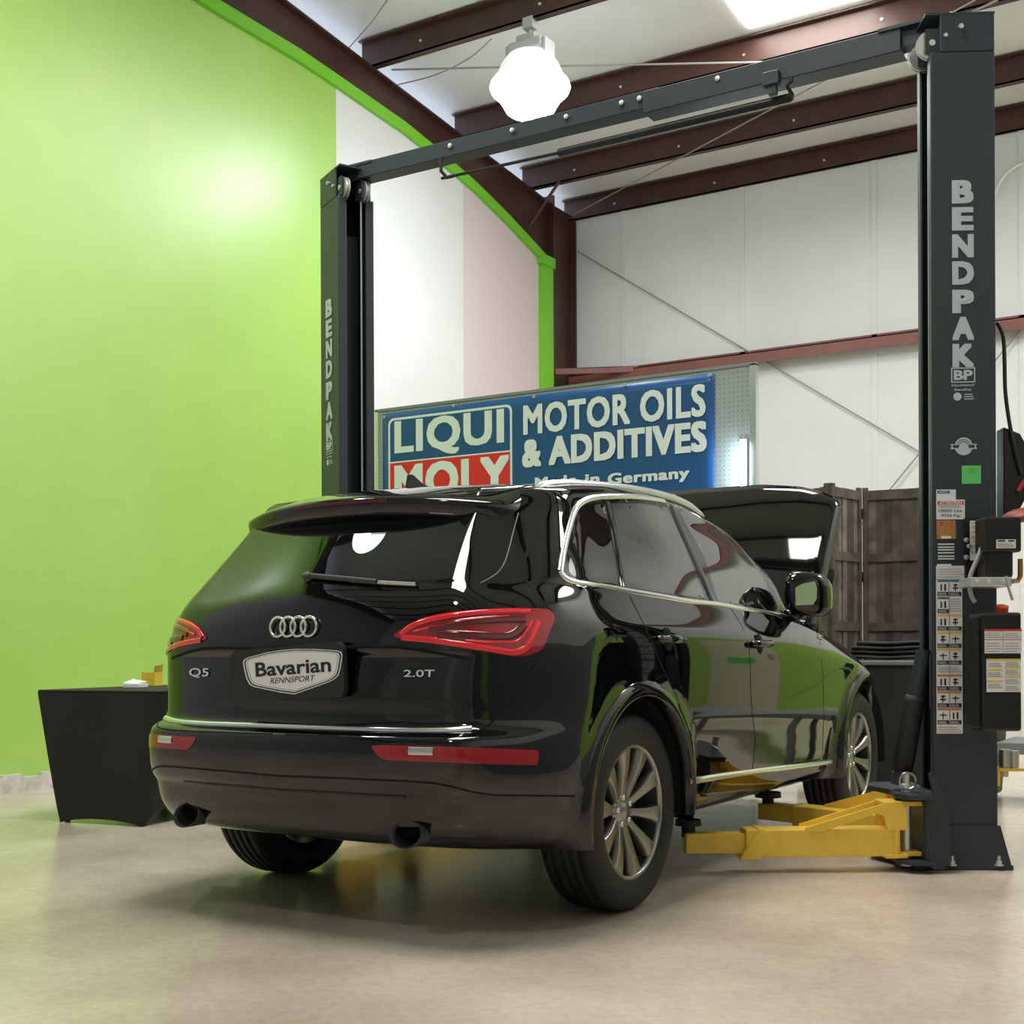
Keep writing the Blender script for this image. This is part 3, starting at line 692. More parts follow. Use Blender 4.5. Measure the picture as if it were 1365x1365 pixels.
# tail lamp light guides
cc2 = lambda l: c6_(l, (480, 630))
for P, w, mt in ((cc2([(250, 985), (310, 930), (420, 893), (560, 866), (740, 848), (900, 842), (1030, 845)]), 0.018, 'lens_bright'),
                 (cc2([(255, 1000), (450, 1018), (700, 1055), (930, 1092), (1000, 1075), (1040, 1010), (1085, 905)]), 0.020, 'lens_bright'),
                 (cc2([(420, 955), (520, 925), (680, 905), (860, 890), (1000, 890)]), 0.030, 'lens_dark'),
                 (cc2([(470, 985), (620, 985), (760, 995), (900, 1000), (960, 970), (990, 925)]), 0.030, 'lens_dark'),
                 (cc2([(640, 1020), (760, 1030), (955, 1030), (1005, 970), (1045, 905)]), 0.009, 'lens_bright'),
                 (cc2([(330, 965), (450, 935), (600, 905), (760, 885), (900, 872)]), 0.007, 'lens_bright')):
    H, N = on_shell(P, 4); H = H + N * 0.0046
    for sd, lm in zip((1, -1), [o for o in gate.children if o.name.startswith('tail_lamp')]):
        mb = ribbon(MB(), H, N, w, 0.003); build('light_guide', mb if sd > 0 else mirrored(mb), mt, lm, smooth=True, local=True)
H, N = on_shell(c6_([(295, 460), (443, 463)], (480, 900)), 4); H = H + N * 0.002
for sd, lm in zip((1, -1), [o for o in bumper.children if o.name.startswith('bumper_lamp')]):
    mb = ribbon(MB(), H, N, 0.026, 0.003); build('clear_insert', mb if sd > 0 else mirrored(mb), 'satin', lm, local=True)

# wheel-arch trims and wheel wells
def shell_x(y, z, dflt=0.93):
    loc, n, i, d = BODY.ray_cast(Vector((2, y, z)), Vector((-1, 0, 0)))
    return loc.x if loc is not None and loc.x > 0.6 else dflt
for (ya, za) in ARC:
    G = []; W_ = []
    for k in range(61):
        a = math.radians(-8.5 + 197 * k / 60); ca, sa = math.cos(a), math.sin(a); row = []
        for r, dx in ((0.484, -0.006), (0.478, 0.004), (0.450, 0.007), (0.428, 0.007), (0.421, 0.002), (0.418, -0.05)):
            row.append((shell_x(ya + max(r, 0.43) * ca, max(za + max(r, 0.43) * sa, 0.27), 0.945) + dx, ya + r * ca, za + r * sa))
        G.append(row); W_.append([(0.92, ya + 0.421 * ca, za + 0.421 * sa), (0.60, ya + 0.421 * ca, za + 0.421 * sa), (0.58, ya + 0.1 * ca, za + 0.1 * sa)])
    mb = MB().grid(G); wm = MB().grid(W_)
    for m_ in (mb, mirrored(mb)): build('wheel_arch_trim', m_, 'gloss_black', car, smooth=True, local=True)
    for m_ in (wm, mirrored(wm)): build('wheel_well', m_, 'plastic', car, smooth=True, local=True)
build('underbody', MB().box(-0.57, 0.57, -0.60, 3.35, 0.305, 0.42).box(-0.80, 0.80, 0.48, 2.30, 0.285, 0.42), 'plastic', car, local=True)
build('engine', MB().box(-0.70, 0.70, 2.15, 3.40, 0.45, 0.82), 'plastic', car, local=True, bevel=0.04)

# wheels
def tyre_profile():
    P = []; hw = 0.1175
    P += [(0.250, -hw + 0.012), (0.262, -hw + 0.004), (0.300, -hw - 0.004), (0.335, -hw + 0.004), (0.355, -hw + 0.018), (0.3635, -hw + 0.034)]
    for c in (-0.055, -0.018, 0.018, 0.055):
        P += [(0.367, c - 0.0065), (0.358, c - 0.004), (0.358, c + 0.004), (0.367, c + 0.0065)]
    P += [(0.3635, hw - 0.034), (0.355, hw - 0.018), (0.335, hw - 0.004), (0.300, hw + 0.004), (0.262, hw - 0.004), (0.250, hw - 0.012)]
    return P
TY = MB().lathe(tyre_profile(), (0, 0, 0), (1, 0, 0), 72)
RIM = MB().lathe([(0.232, -0.10), (0.232, 0.07), (0.240, 0.088), (0.240, 0.098), (0.2535, 0.102), (0.2565, 0.094)], (0, 0, 0), (1, 0, 0), 64)
BACK = MB().lathe([(0.0, 0.0), (0.17, 0.0), (0.17, 0.02), (0.0, 0.02)], (0, 0, 0), (1, 0, 0), 40)
LIPR = MB().lathe([(0.236, 0.086), (0.238, 0.101), (0.2545, 0.105), (0.2575, 0.096)], (0, 0, 0), (1, 0, 0), 64)
def spoke():
    mb = MB(); G = []
    for t in np.linspace(0, 1, 9):
        r = 0.045 + 0.197 * t; w = np.interp(t, [0, 0.2, 0.55, 0.85, 1.0], [0.016, 0.014, 0.019, 0.030, 0.038]); x = 0.062 + 0.035 * math.sin(t * math.pi / 2) ** 1.2
        G.append([(x - 0.035, -w * 1.05, r), (x - 0.004, -w, r), (x, -w * 0.72, r), (x - 0.002 - 0.006 * (1 - t), 0, r), (x, w * 0.72, r), (x - 0.004, w, r), (x - 0.035, w * 1.05, r)])
    mb.grid(G); mb.f = [f[::-1] for f in mb.f]; return mb
SPK = spoke()
HUB = MB().lathe([(0.0, 0.072), (0.030, 0.071), (0.034, 0.064), (0.050, 0.064), (0.066, 0.060), (0.072, 0.045), (0.072, 0.0)], (0, 0, 0), (1, 0, 0), 32)
BLT = MB().lathe([(0.0, 0.070), (0.010, 0.070), (0.011, 0.05)], (0, 0, 0), (1, 0, 0), 10)
mesh_cache = {}
def inst(name, mb, material, parent, rotx=0.0):
    if name not in mesh_cache:
        o = build(name, mb, material, parent, smooth=True, local=True); mesh_cache[name] = o.data
    else:
        o = bpy.data.objects.new(name, mesh_cache[name]); COL.objects.link(o); o.parent = parent
    o.rotation_euler = (rotx, 0, 0); return o
for ya in (0.0, 2.807):
    for sd in (1, -1):
        w = inst('wheel', TY, 'rubber', car); w.location = (sd * 0.79, ya, 0.367); w.rotation_euler = (0, 0, 0 if sd > 0 else math.pi); w['label'] = 'black tyre on a ten-spoke alloy wheel'
        a0 = 0.17 if ya == 0 else 0.05
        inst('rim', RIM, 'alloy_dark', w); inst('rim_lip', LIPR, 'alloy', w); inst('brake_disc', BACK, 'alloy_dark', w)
        for k in range(10): inst('spoke', SPK, 'alloy', w, a0 + 2 * math.pi * k / 10)
        inst('hub_cap', HUB, 'alloy', w)
        for k in range(5):
            b = inst('wheel_bolt', BLT, 'satin', w, 0); a = a0 + 0.314 + 2 * math.pi * k / 5; b.location = (0, 0.051 * math.cos(a), 0.051 * math.sin(a))

# roof spoiler
G = []
for u in np.linspace(-1, 1, 49):
    x = 0.638 * u; a = abs(u)
    ye = -0.625 + 0.185 * a ** 2.6; ze = 1.527 - 0.042 * a ** 2.2
    k = 1.0 if a < 0.91 else max(0.0, 1 - ((a - 0.91) / 0.09) ** 2) ** 0.5
    loc, n, i, d = BODY.ray_cast(Vector((x * 0.97, ye + 0.30, 3)), Vector((0, 0, -1))); zr = loc.z
    th = 0.088 * (0.25 + 0.75 * k); ye += 0.13 * (1 - k); ze -= 0.012 * (1 - k)
    G.append([(x, ye + 0.30, zr - 0.002), (x, ye + 0.22, zr + 0.006 - (zr - ze) * 0.12), (x, ye + 0.10, (zr + 0.004) * 0.32 + ze * 0.68 + 0.006), (x, ye + 0.02, ze + 0.004), (x, ye, ze - 0.008), (x, ye + 0.003, ze - 0.025), (x, ye + 0.012, ze - th * 0.72), (x, ye + 0.04, ze - th), (x, ye + 0.20, ze - th * 1.05)])
mb = MB().grid(G); n9 = 9
mb.f += [tuple(range(n9)), tuple((48 * n9 + i) for i in range(n9))[::-1]]
sp = build('roof_spoiler', mb, 'paint', gate, smooth=True, local=True)
md = sp.modifiers.new('sub', 'SUBSURF'); md.levels = 1; md.render_levels = 1
mb = MB(); G = []
for u in np.linspace(-0.36, 0.36, 13):
    a = abs(u); ye = -0.625 + 0.175 * a ** 2.6; ze = 1.527 - 0.042 * a ** 2.2
    G.append([(0.615 * u, ye - 0.0015, ze - 0.010), (0.615 * u, ye + 0.0005, ze - 0.022)])
build('brake_light', MB().grid(G), 'lens_dark', gate, local=True)['label'] = 'dark red high brake light'

# roof rails, antenna, wiper
rail = [(-0.262, 1.553), (-0.20, 1.585), (-0.142, 1.603), (-0.03, 1.620), (0.086, 1.632), (0.363, 1.652), (0.60, 1.664), (0.83, 1.668), (1.02, 1.664), (1.183, 1.650), (1.29, 1.628), (1.34, 1.606)]
RP = smooth_poly(rail, 4, False)
G = []
for i, (y, z) in enumerate(RP):
    x = 0.605 - 0.02 * max(0, (y - 0.8) / 0.6) ** 2; e = min(1, i / 5, (len(RP) - 1 - i) / 5); hh = 0.008 + 0.012 * e
    G.append([(x + 0.017 * math.cos(a), y, z - hh + hh * math.sin(a)) for a in np.linspace(0, 2 * math.pi, 11)])
mb = MB().grid(G)
for m_ in (mb, mirrored(mb)): build('roof_rail', m_, 'satin', car, smooth=True, local=True)['label'] = 'satin silver roof rail'
mb = MB()
for m_ in (G[4], G[len(G) - 6]): pass
fin = [(-0.20, 1.605), (-0.03, 1.628), (-0.10, 1.640), (-0.165, 1.668), (-0.182, 1.668)]
build('antenna_fin', MB().prism([(-0.010, y, z) for y, z in fin], (0.02, 0, 0)), 'plastic', car, local=True, bevel=0.004)
H, N = on_shell([(411, 770), (440, 773), (470, 775.5), (505, 779)], 6); H = H + N * 0.012
wip = build('wiper_arm', ribbon(MB(), H, N, 0.017, 0.012), 'wiper', gate, smooth=True, local=True)
H, N = on_shell([(411, 771), (412, 771.5)], 1); build('wiper_pivot', MB().lathe([(0, 0.025), (0.016, 0.023), (0.019, 0.0)], H[0], N[0], 14), 'wiper', wip, smooth=True, local=True)
H, N = on_shell([(470, 776), (505, 779), (556, 781.5)], 6); H = H + N * 0.008
build('wiper_blade', ribbon(MB(), H, N, 0.012, 0.010), 'satin', wip, smooth=True, local=True)

# rear badges, lettering and plate
yb = float(hit(391.5, 835.6)[0][1])
for k in range(4):
    x = (k - 1.5) * 0.0475 + 0.008; pr = [(0.0345 + 0.0052 * math.cos(a), 0.0045 * math.sin(a)) for a in np.linspace(0, 2 * math.pi, 9)[:-1]]
    h0 = hit(*proj(to_room(np.array([x, yb, 1.054]))))[0]
    build('ring_badge', MB().lathe(pr, (x, h0[1] - 0.010, 1.054), (0, -1, 0.05), 36, closed=True), 'chrome', gate, smooth=True, local=True)
def px_text_skin(name, s, a, b, hpx, material, parent, bold=0.0):
    (P0, n0), (P1, n1) = hit(*a), hit(*b); nn = n0 + n1; nn /= np.linalg.norm(nn); ux = P1 - P0; w = np.linalg.norm(ux); ux /= w
    uy = np.cross(nn, ux); uy /= np.linalg.norm(uy); Pu = hit(a[0], a[1] - hpx)[0]; h = abs((Pu - P0) @ uy)
    return text_on(name, s, (P0 + P1) / 2 + uy * h / 2, ux, uy, w, h, material, parent, bold, lift=0.005, local=True)
def px_text(name, s, a, b, hpx, yplane, material, parent, bold=0.0, shear=0.0, spacing=1.0, fit=True):
    P0 = cplane(*a, 1, yplane); P1 = cplane(*b, 1, yplane); Pu = cplane(a[0], a[1] - hpx, 1, yplane)
    ux = (P1 - P0); w = np.linalg.norm(ux); ux /= w; uy = np.cross(np.array([0, -1, 0]), ux); uy /= np.linalg.norm(uy); h = abs((Pu - P0) @ uy)
    return text_on(name, s, (P0 + P1) / 2 + uy * h / 2, ux, uy, w, h, material, parent, bold, shear, spacing, 0.0, local=True)
xs = hit(560, 897)[0]; xq = hit(266, 897)[0]
px_text_skin('model_lettering', 'Q5', (253, 903.5), (279, 904), 13, 'badge', gate, 0.012)
px_text_skin('engine_lettering', '2.0T', (539, 902.5), (580, 902.5), 9.5, 'badge', gate, 0.012)
YP = -0.905
pl = build('number_plate', poly_on(MB(), [(math.cos(0.055) * a - math.sin(0.055) * b, math.sin(0.055) * a + math.cos(0.055) * b) for a, b in rounded(-0.257, 0.257, -0.0935, 0.0935, 0.03)], (0.0, YP, 0.893), (1, 0, 0), (0, 0, 1), 0.0, 0.022), 'plate', gate, local=True)
pl['label'] = 'charcoal plate with a white shield logo reading Bavarian Rennsport'
SH = [(180, 330), (190, 300), (225, 278), (420, 225), (560, 203), (700, 190), (900, 190), (1130, 205), (1172, 218), (1188, 250), (1165, 400), (1148, 455), (1110, 495), (1050, 525), (900, 580), (700, 650), (560, 630), (290, 575), (245, 548), (215, 490), (195, 410)]
SHc = np.mean(SH, 0)
for j, (sc, mt) in enumerate(((1.0, 'white'), (0.975, 'ink'), (0.945, 'white'), (0.915, 'ink'), (0.907, 'white'))):
    P = [cplane(300 + (SHc[0] + (a - SHc[0]) * sc) * 0.1319, 840 + (SHc[1] + (b - SHc[1]) * (sc if sc == 1 else 1 - (1 - sc) * 1.7)) * 0.1319, 1, YP - 0.001 - 0.0006 * j) for a, b in SH]
    build('shield_print', MB().add(P, [tuple(range(len(P)))[::-1]]), mt, pl, local=True)
px_text('plate_lettering', 'Bavarian', (300 + 310 * .1319, 840 + 474 * .1319), (300 + 1072 * .1319, 840 + 420 * .1319), 145 * .1319, YP - 0.005, 'ink', pl, 0.022)
px_text('plate_lettering', 'RENNSPORT', (300 + 455 * .1319, 840 + 543 * .1319), (300 + 912 * .1319, 840 + 512 * .1319), 57 * .1319, YP - 0.005, 'ink', pl, 0.0, 0.25)
# boot handle shelf line under the rings
strip('tailgate_shelf', [(375, 866), (440, 864), (490, 862), (530, 862), (575, 869), (620, 877)], 0.012, 0.003, 'gap', gate, sides='pair')

# exhaust tips
for sd in (1, -1):
    ex = MB(); G = []
    for yy, sc in ((-0.925, 1.0), (-0.928, 0.93), (-0.905, 0.88), (-0.80, 0.85)):
        G.append([(sd * 0.504 + 0.064 * sc * math.cos(a), yy + 0.035 + 0.02 * math.sin(a), 0.366 + 0.045 * sc * math.sin(a)) for a in np.linspace(0, 2 * math.pi, 25)])
    G.insert(0, [(sd * 0.504 + 0.060 * math.cos(a), -0.67, 0.366 + 0.042 * math.sin(a)) for a in np.linspace(0, 2 * math.pi, 25)])
    ex.grid(G); build('exhaust_tip', ex, 'alloy_dark', car, smooth=True, local=True)

# door handles
for (px, py), par in (((890, 852), 'rear_door'), ((1012, 858), 'front_door')):
    h, n = hit(px, py)
    G = []
    for t in np.linspace(-1, 1, 15):
        k = max(0.25, (1 - abs(t) ** 4)) ; y = h[1] + 0.115 * t; x = shell_x(y, h[2]) + 0.034 - 0.012 * t * t
        G.append([(x + 0.011 * k * math.cos(a), y, h[2] + 0.017 * k * math.sin(a)) for a in np.linspace(0, 2 * math.pi, 11)])
    mb = MB().grid(G)
    for yy in (-0.095, 0.095): mb.tube([(shell_x(h[1] + yy, h[2]) - 0.01, h[1] + yy, h[2]), (shell_x(h[1] + yy, h[2]) + 0.03, h[1] + yy, h[2])], 0.014, 8)
    shade_disc = MB().lathe([(0.0, 0.0035), (0.040, 0.003), (0.046, 0.0)], (shell_x(h[1], h[2]) , h[1], h[2]), (1, 0, 0.1), 24)  # dark disc on the skin, painting the shade of a hollow grip
    doors = [o for o in car.children if o.name.startswith(par)]
    for m_, c_, dd in ((mb, shade_disc, doors[0]), (mirrored(mb), mirrored(shade_disc), doors[1])):
        build('door_handle', m_, 'paint', dd, smooth=True, local=True); build('handle_shade_disc', c_, 'gap', dd, smooth=True, local=True)

# door mirrors
def superell(c, r, e=0.55, n=28, m=16):
    G = []
    f = lambda v: math.copysign(abs(v) ** e, v)
    for i in range(m + 1):
        th = -math.pi / 2 + math.pi * i / m
        G.append([(c[0] + r[0] * f(math.cos(th)) * f(math.cos(2 * math.pi * j / n)), c[1] + r[1] * f(math.cos(th)) * f(math.sin(2 * math.pi * j / n)), c[2] + r[2] * f(math.sin(th))) for j in range(n + 1)])
    return MB().grid(G)
mh = superell((0.952, 1.80, 1.238), (0.098, 0.075, 0.108), 0.62); mh.v = [(x, y + 0.42 * (x - 0.95), z - 0.12 * (x - 0.95)) for x, y, z in mh.v]
ma = MB().tube([(0.84, 1.77, 1.135), (0.89, 1.775, 1.13), (0.93, 1.79, 1.145)], [0.035, 0.026, 0.03], 10)
mg = MB(); gp_ = [cplane(px, py, 1, 1.722) for px, py in c6_([(735, 700), (770, 675), (838, 657), (850, 700), (848, 765), (830, 800), (738, 806)], (900, 630))]
mg.add([(p[0], p[1] - 0.002 + 0.44 * (p[0] - 0.95), p[2]) for p in gp_], [tuple(range(len(gp_)))[::-1]])
for mir in (False, True):
    q = mirrored if mir else (lambda m_: m_)
    o = build('door_mirror', q(mh), 'paint', car, smooth=True, local=True)
    build('mirror_arm', q(ma), 'gloss_black', o, smooth=True, local=True); build('mirror_glass', q(mg), 'chrome', o, local=True)

# open hood
LX = ([0, 0.3, 0.55, 0.70, 0.77, 0.81], [1.035, 1.035, 1.0, 0.945, 0.90, 0.855])
G = []
for t in np.linspace(0, 1, 22):
    row = []
    for u in np.linspace(-1, 1, 41):
        x = u * (0.815 - 0.01 * t); L = float(np.interp(abs(x), *LX)) * t
        cr = 0.035 * (1 - u * u) * (0.4 + 0.6 * math.sin(math.pi * t)) + 0.03 * math.sin(math.pi * t * 0.5) ** 3 * -1 * (t ** 6)
        cr -= 0.03 * max(0, (abs(u) - 0.93) / 0.07) ** 2
        row.append((x, 2.30 + 0.55 * L - 0.835 * cr, 1.085 + 0.835 * L + 0.55 * cr))
    G.append(row)
mb = MB().grid(G)
hood = build('hood', mb, 'paint', car, smooth=True, local=True, solid=0.03); hood['label'] = 'raised black hood'
for sd in (1, -1): build('hood_strut', MB().tube([(sd * 0.72, 2.62, 0.92), (sd * 0.72, 2.60, 1.52)], 0.011, 8), 'plastic', car, local=True)

# ================================================================== THE TWO-POST LIFT
lift = thing('two_post_lift', 'charcoal two-post car lift with yellow arms around the black car', 'car lift', (0, 0, 0))
RHO = 0.497; CA, CB, CH = 0.139, 0.111, 3.752
def post_frame(sg):
    return np.array([sg * 1.724, 0, 0]), np.array([sg * math.cos(RHO), math.sin(RHO), 0]), np.array([sg * math.sin(RHO), -math.cos(RHO), 0])
Z3 = np.array([0, 0, 1.0])
def prism_on(mb, c, o, n, pts, z0, z1):
    return mb.prism([c + o * a + n * b + Z3 * z0 for a, b in pts], Z3 * (z1 - z0))
CSEC = [(-CA, CB), (CA, CB), (CA, -CB), (-CA, -CB), (-CA, -CB + 0.052), (-CA + 0.012, -CB + 0.052), (-CA + 0.012, -CB + 0.012), (CA - 0.012, -CB + 0.012), (CA - 0.012, CB - 0.012), (-CA + 0.012, CB - 0.012), (-CA + 0.012, CB - 0.052), (-CA, CB - 0.052)]
def pulley(c, ax, r, w):
    return MB().lathe([(0, -w), (r, -w), (r, -w * 0.5), (r - 0.014, -w * 0.2), (r - 0.014, w * 0.2), (r, w * 0.5), (r, w), (0, w)], c, ax, 28)
posts = {}
for sg in (1, -1):
    c, o, n = post_frame(sg)
    mb = prism_on(MB(), c, o, n, CSEC, 0.0, 3.585)
    prism_on(mb, c, o, n, [(-0.098, CB), (CA, CB), (CA, -CB), (-0.098, -CB), (-0.098, -CB + 0.012), (CA - 0.012, -CB + 0.012), (CA - 0.012, CB - 0.012), (-0.098, CB - 0.012)], 3.585, CH)
    post = build('post', mb, 'lift', lift, bevel=0.006); posts[sg] = post
    post['label'] = 'tall charcoal post lettered BENDPAK, ' + ('near the power unit' if sg > 0 else 'in front of the green wall')
    # foot: base plate, flared gussets, anchors
    foot = prism_on(MB(), c, o, n, [(-0.27, -0.33), (-0.27, 0.10), (-0.23, 0.128), (0.20, 0.128), (0.20, -0.20), (0.02, -0.33)], 0.0, 0.022)
    base = build('base_plate', foot, 'lift', lift, bevel=0.003)
    gm = MB().prism([c + o * a + n * (CB + 0.001) + Z3 * z for a, z in ((-0.12, 0.022), (0.192, 0.022), (0.145, 0.195), (-0.085, 0.195))], n * 0.012)
    build('gusset', gm, 'lift', base)
    build('gusset', MB().prism([c + o * a + n * (-CB - 0.002) + Z3 * z for a, z in ((-0.12, 0.022), (0.192, 0.022), (0.145, 0.195), (-0.085, 0.195))], -n * 0.012), 'lift', base)
    for a, b in ((-0.065, 0.118 + 0.0), (0.135, 0.118), (-0.22, -0.22), (0.15, -0.17)):
        bb = MB().lathe([(0, 0.0), (0.02, 0.0), (0.02, 0.006), (0.013, 0.006), (0.013, 0.022), (0.007, 0.022), (0.007, 0.042), (0, 0.042)], c + o * a + n * (b + (0.012 if b > 0 else 0)) + Z3 * 0.022, Z3, 8)
        build('anchor_bolt', bb, 'zinc', base)
    # head pulleys with their cheek plate
    for k, (off, rr) in enumerate(((0.07, 0.062), (-0.055, 0.062))):
        pc = c - o * 0.128 + n * off + Z3 * 3.632
        pu = build('pulley', pulley(pc, n, rr, 0.014), 'zinc', post, smooth=False)
        build('pulley_plate', MB().frame_box(pc + n * 0.022, o, Z3, n, (-0.028, 0.075), (-0.045, 0.062), (0, 0.006)), 'lift', post)
        build('pulley_axle', MB().lathe([(0, 0.034), (0.014, 0.033), (0.014, 0.02)], pc, n, 14), 'zinc', post)
    build('top_plate', MB().frame_box(c + Z3 * CH, o, n, Z3, (-0.16, CA), (-CB, CB), (-0.004, 0.006)), 'lift', post)
    build('cap_bolt', MB().lathe([(0, 0.02), (0.011, 0.018), (0.011, 0)], c + o * -0.01 + n * CB + Z3 * 3.69, n, 10), 'zinc', post)
    build('cap_bolt', MB().lathe([(0, 0.014), (0.009, 0.012), (0.009, 0)], c + o * -0.075 + n * CB + Z3 * 3.655, n, 10), 'zinc', post)
    # lifting cable inside the channel
    build('cable', MB().tube([c - o * 0.105 + n * -0.045 + Z3 * 0.7, c - o * 0.105 + n * -0.045 + Z3 * 3.62], 0.006, 8), 'zinc', post)
    build('slide_bar', MB().frame_box(c, o, n, Z3, (-0.02, 0.05), (-0.06, 0.06), (0.05, 3.4)), 'black_box', post)
    # BENDPAK lettering down the outer face
    f0 = c + n * (CB + 0.001)
    ztop, zbot, hw = 3.022, 2.206, 0.047
    step = (ztop - zbot - 0.105) / 6
    # text runs left to right as seen from outside
    ur = o if sg > 0 else -o
    for k, ch in enumerate('BENDPAK'):
        zc = ztop - 0.0525 - step * k - (0.006 if k > 3 else 0)
        text_on('letter', ch, f0 + ur * (-0.003) + Z3 * zc, ur, Z3, 2 * hw, 0.102, 'lift_text', post, 0.0, lift=0.0015, heavy=0.06)
    cx0 = f0 + ur * (-0.004)
    mb = MB(); poly_on(mb, rect2(-0.052, 0.052, 2.134, 2.200), cx0, ur, Z3, 0.0012); build('maker_mark', mb, 'lift_text', post)
    mb = MB(); poly_on(mb, rect2(-0.047, 0.047, 2.139, 2.195), cx0, ur, Z3, 0.0018); build('maker_mark', mb, 'lift', post)
    text_on('maker_mark', 'BP', cx0 + Z3 * 2.167, ur, Z3, 0.082, 0.044, 'lift_text', post, 0.04, lift=0.0024)
    text_on('maker_mark', 'EQUIPMENT', cx0 + Z3 * 2.121, ur, Z3, 0.10, 0.010, 'lift_text', post, 0.02, lift=0.0015)
    text_on('maker_mark', 'BendPak', cx0 + Z3 * 2.103, ur, Z3, 0.075, 0.010, 'lift_text', post, 0.02, lift=0.0015)
    mb = MB(); poly_on(mb, [(-0.025 + 0.018 * math.cos(a), 2.073 + 0.018 * math.sin(a)) for a in np.linspace(0, 6.283, 17)[:-1]], cx0, ur, Z3, 0.0015); poly_on(mb, rect2(0.004, 0.045, 2.060, 2.064), cx0, ur, Z3, 0.0015); poly_on(mb, rect2(0.004, 0.045, 2.070, 2.074), cx0, ur, Z3, 0.0015); poly_on(mb, rect2(0.004, 0.040, 2.080, 2.084), cx0, ur, Z3, 0.0015)
    build('maker_mark', mb, 'lift_text', post)
# overhead beam
bm1 = MB().box(-1.60, 0.30, -0.055, 0.055, 3.70, 3.79)
ob = build('overhead_beam', bm1, 'lift', lift, bevel=0.004)
build('beam_sleeve', MB().box(0.22, 1.50, -0.062, 0.062, 3.672, 3.783), 'lift', ob, bevel=0.004)
build('beam_end', MB().box(1.48, 1.70, -0.04, 0.04, 3.70, 3.775).box(1.40, 1.72, -0.07, 0.05, 3.775, 3.79), 'lift', ob)
build('beam_end', MB().box(-1.70, -1.58, -0.04, 0.04, 3.70, 3.775).box(-1.72, -1.50, -0.06, 0.05, 3.775, 3.79), 'lift', ob)
for x in (-0.95, -0.55, -0.22, 0.10, 0.20, 0.62):
    build('beam_bolt', MB().lathe([(0, 0.014), (0.013, 0.012), (0.013, 0)], (x, -0.056, 3.752), (0, -1, 0), 8), 'zinc', ob)
# padded shut-off bar under the beam
build('shut_off_bar', MB().tube([(-0.30, 0.0, 3.600), (0.97, 0.0, 3.604)], 0.021, 12), 'plastic', ob)
build('shut_off_bar', MB().tube([(-1.05, 0.0, 3.612), (-0.30, 0.0, 3.600)], 0.009, 8), 'plastic', ob)
hk = MB().tube([(-1.02, -0.05, 3.70), (-1.02, -0.05, 3.63), (-1.0, -0.02, 3.60), (-0.97, 0, 3.61)], 0.010, 8)
build('bar_hanger', hk, 'plastic', ob)
hk = MB().tube([(0.985, -0.05, 3.70), (0.99, -0.06, 3.65), (0.965, -0.05, 3.64), (0.985, -0.03, 3.60), (0.97, 0, 3.595)], 0.010, 8)
build('bar_hanger', hk, 'plastic', ob)
build('limit_switch', MB().box(0.86, 0.94, -0.10, -0.055, 3.645, 3.71).box(0.885, 0.925, -0.09, -0.06, 3.60, 3.65), 'lift', ob, bevel=0.004)

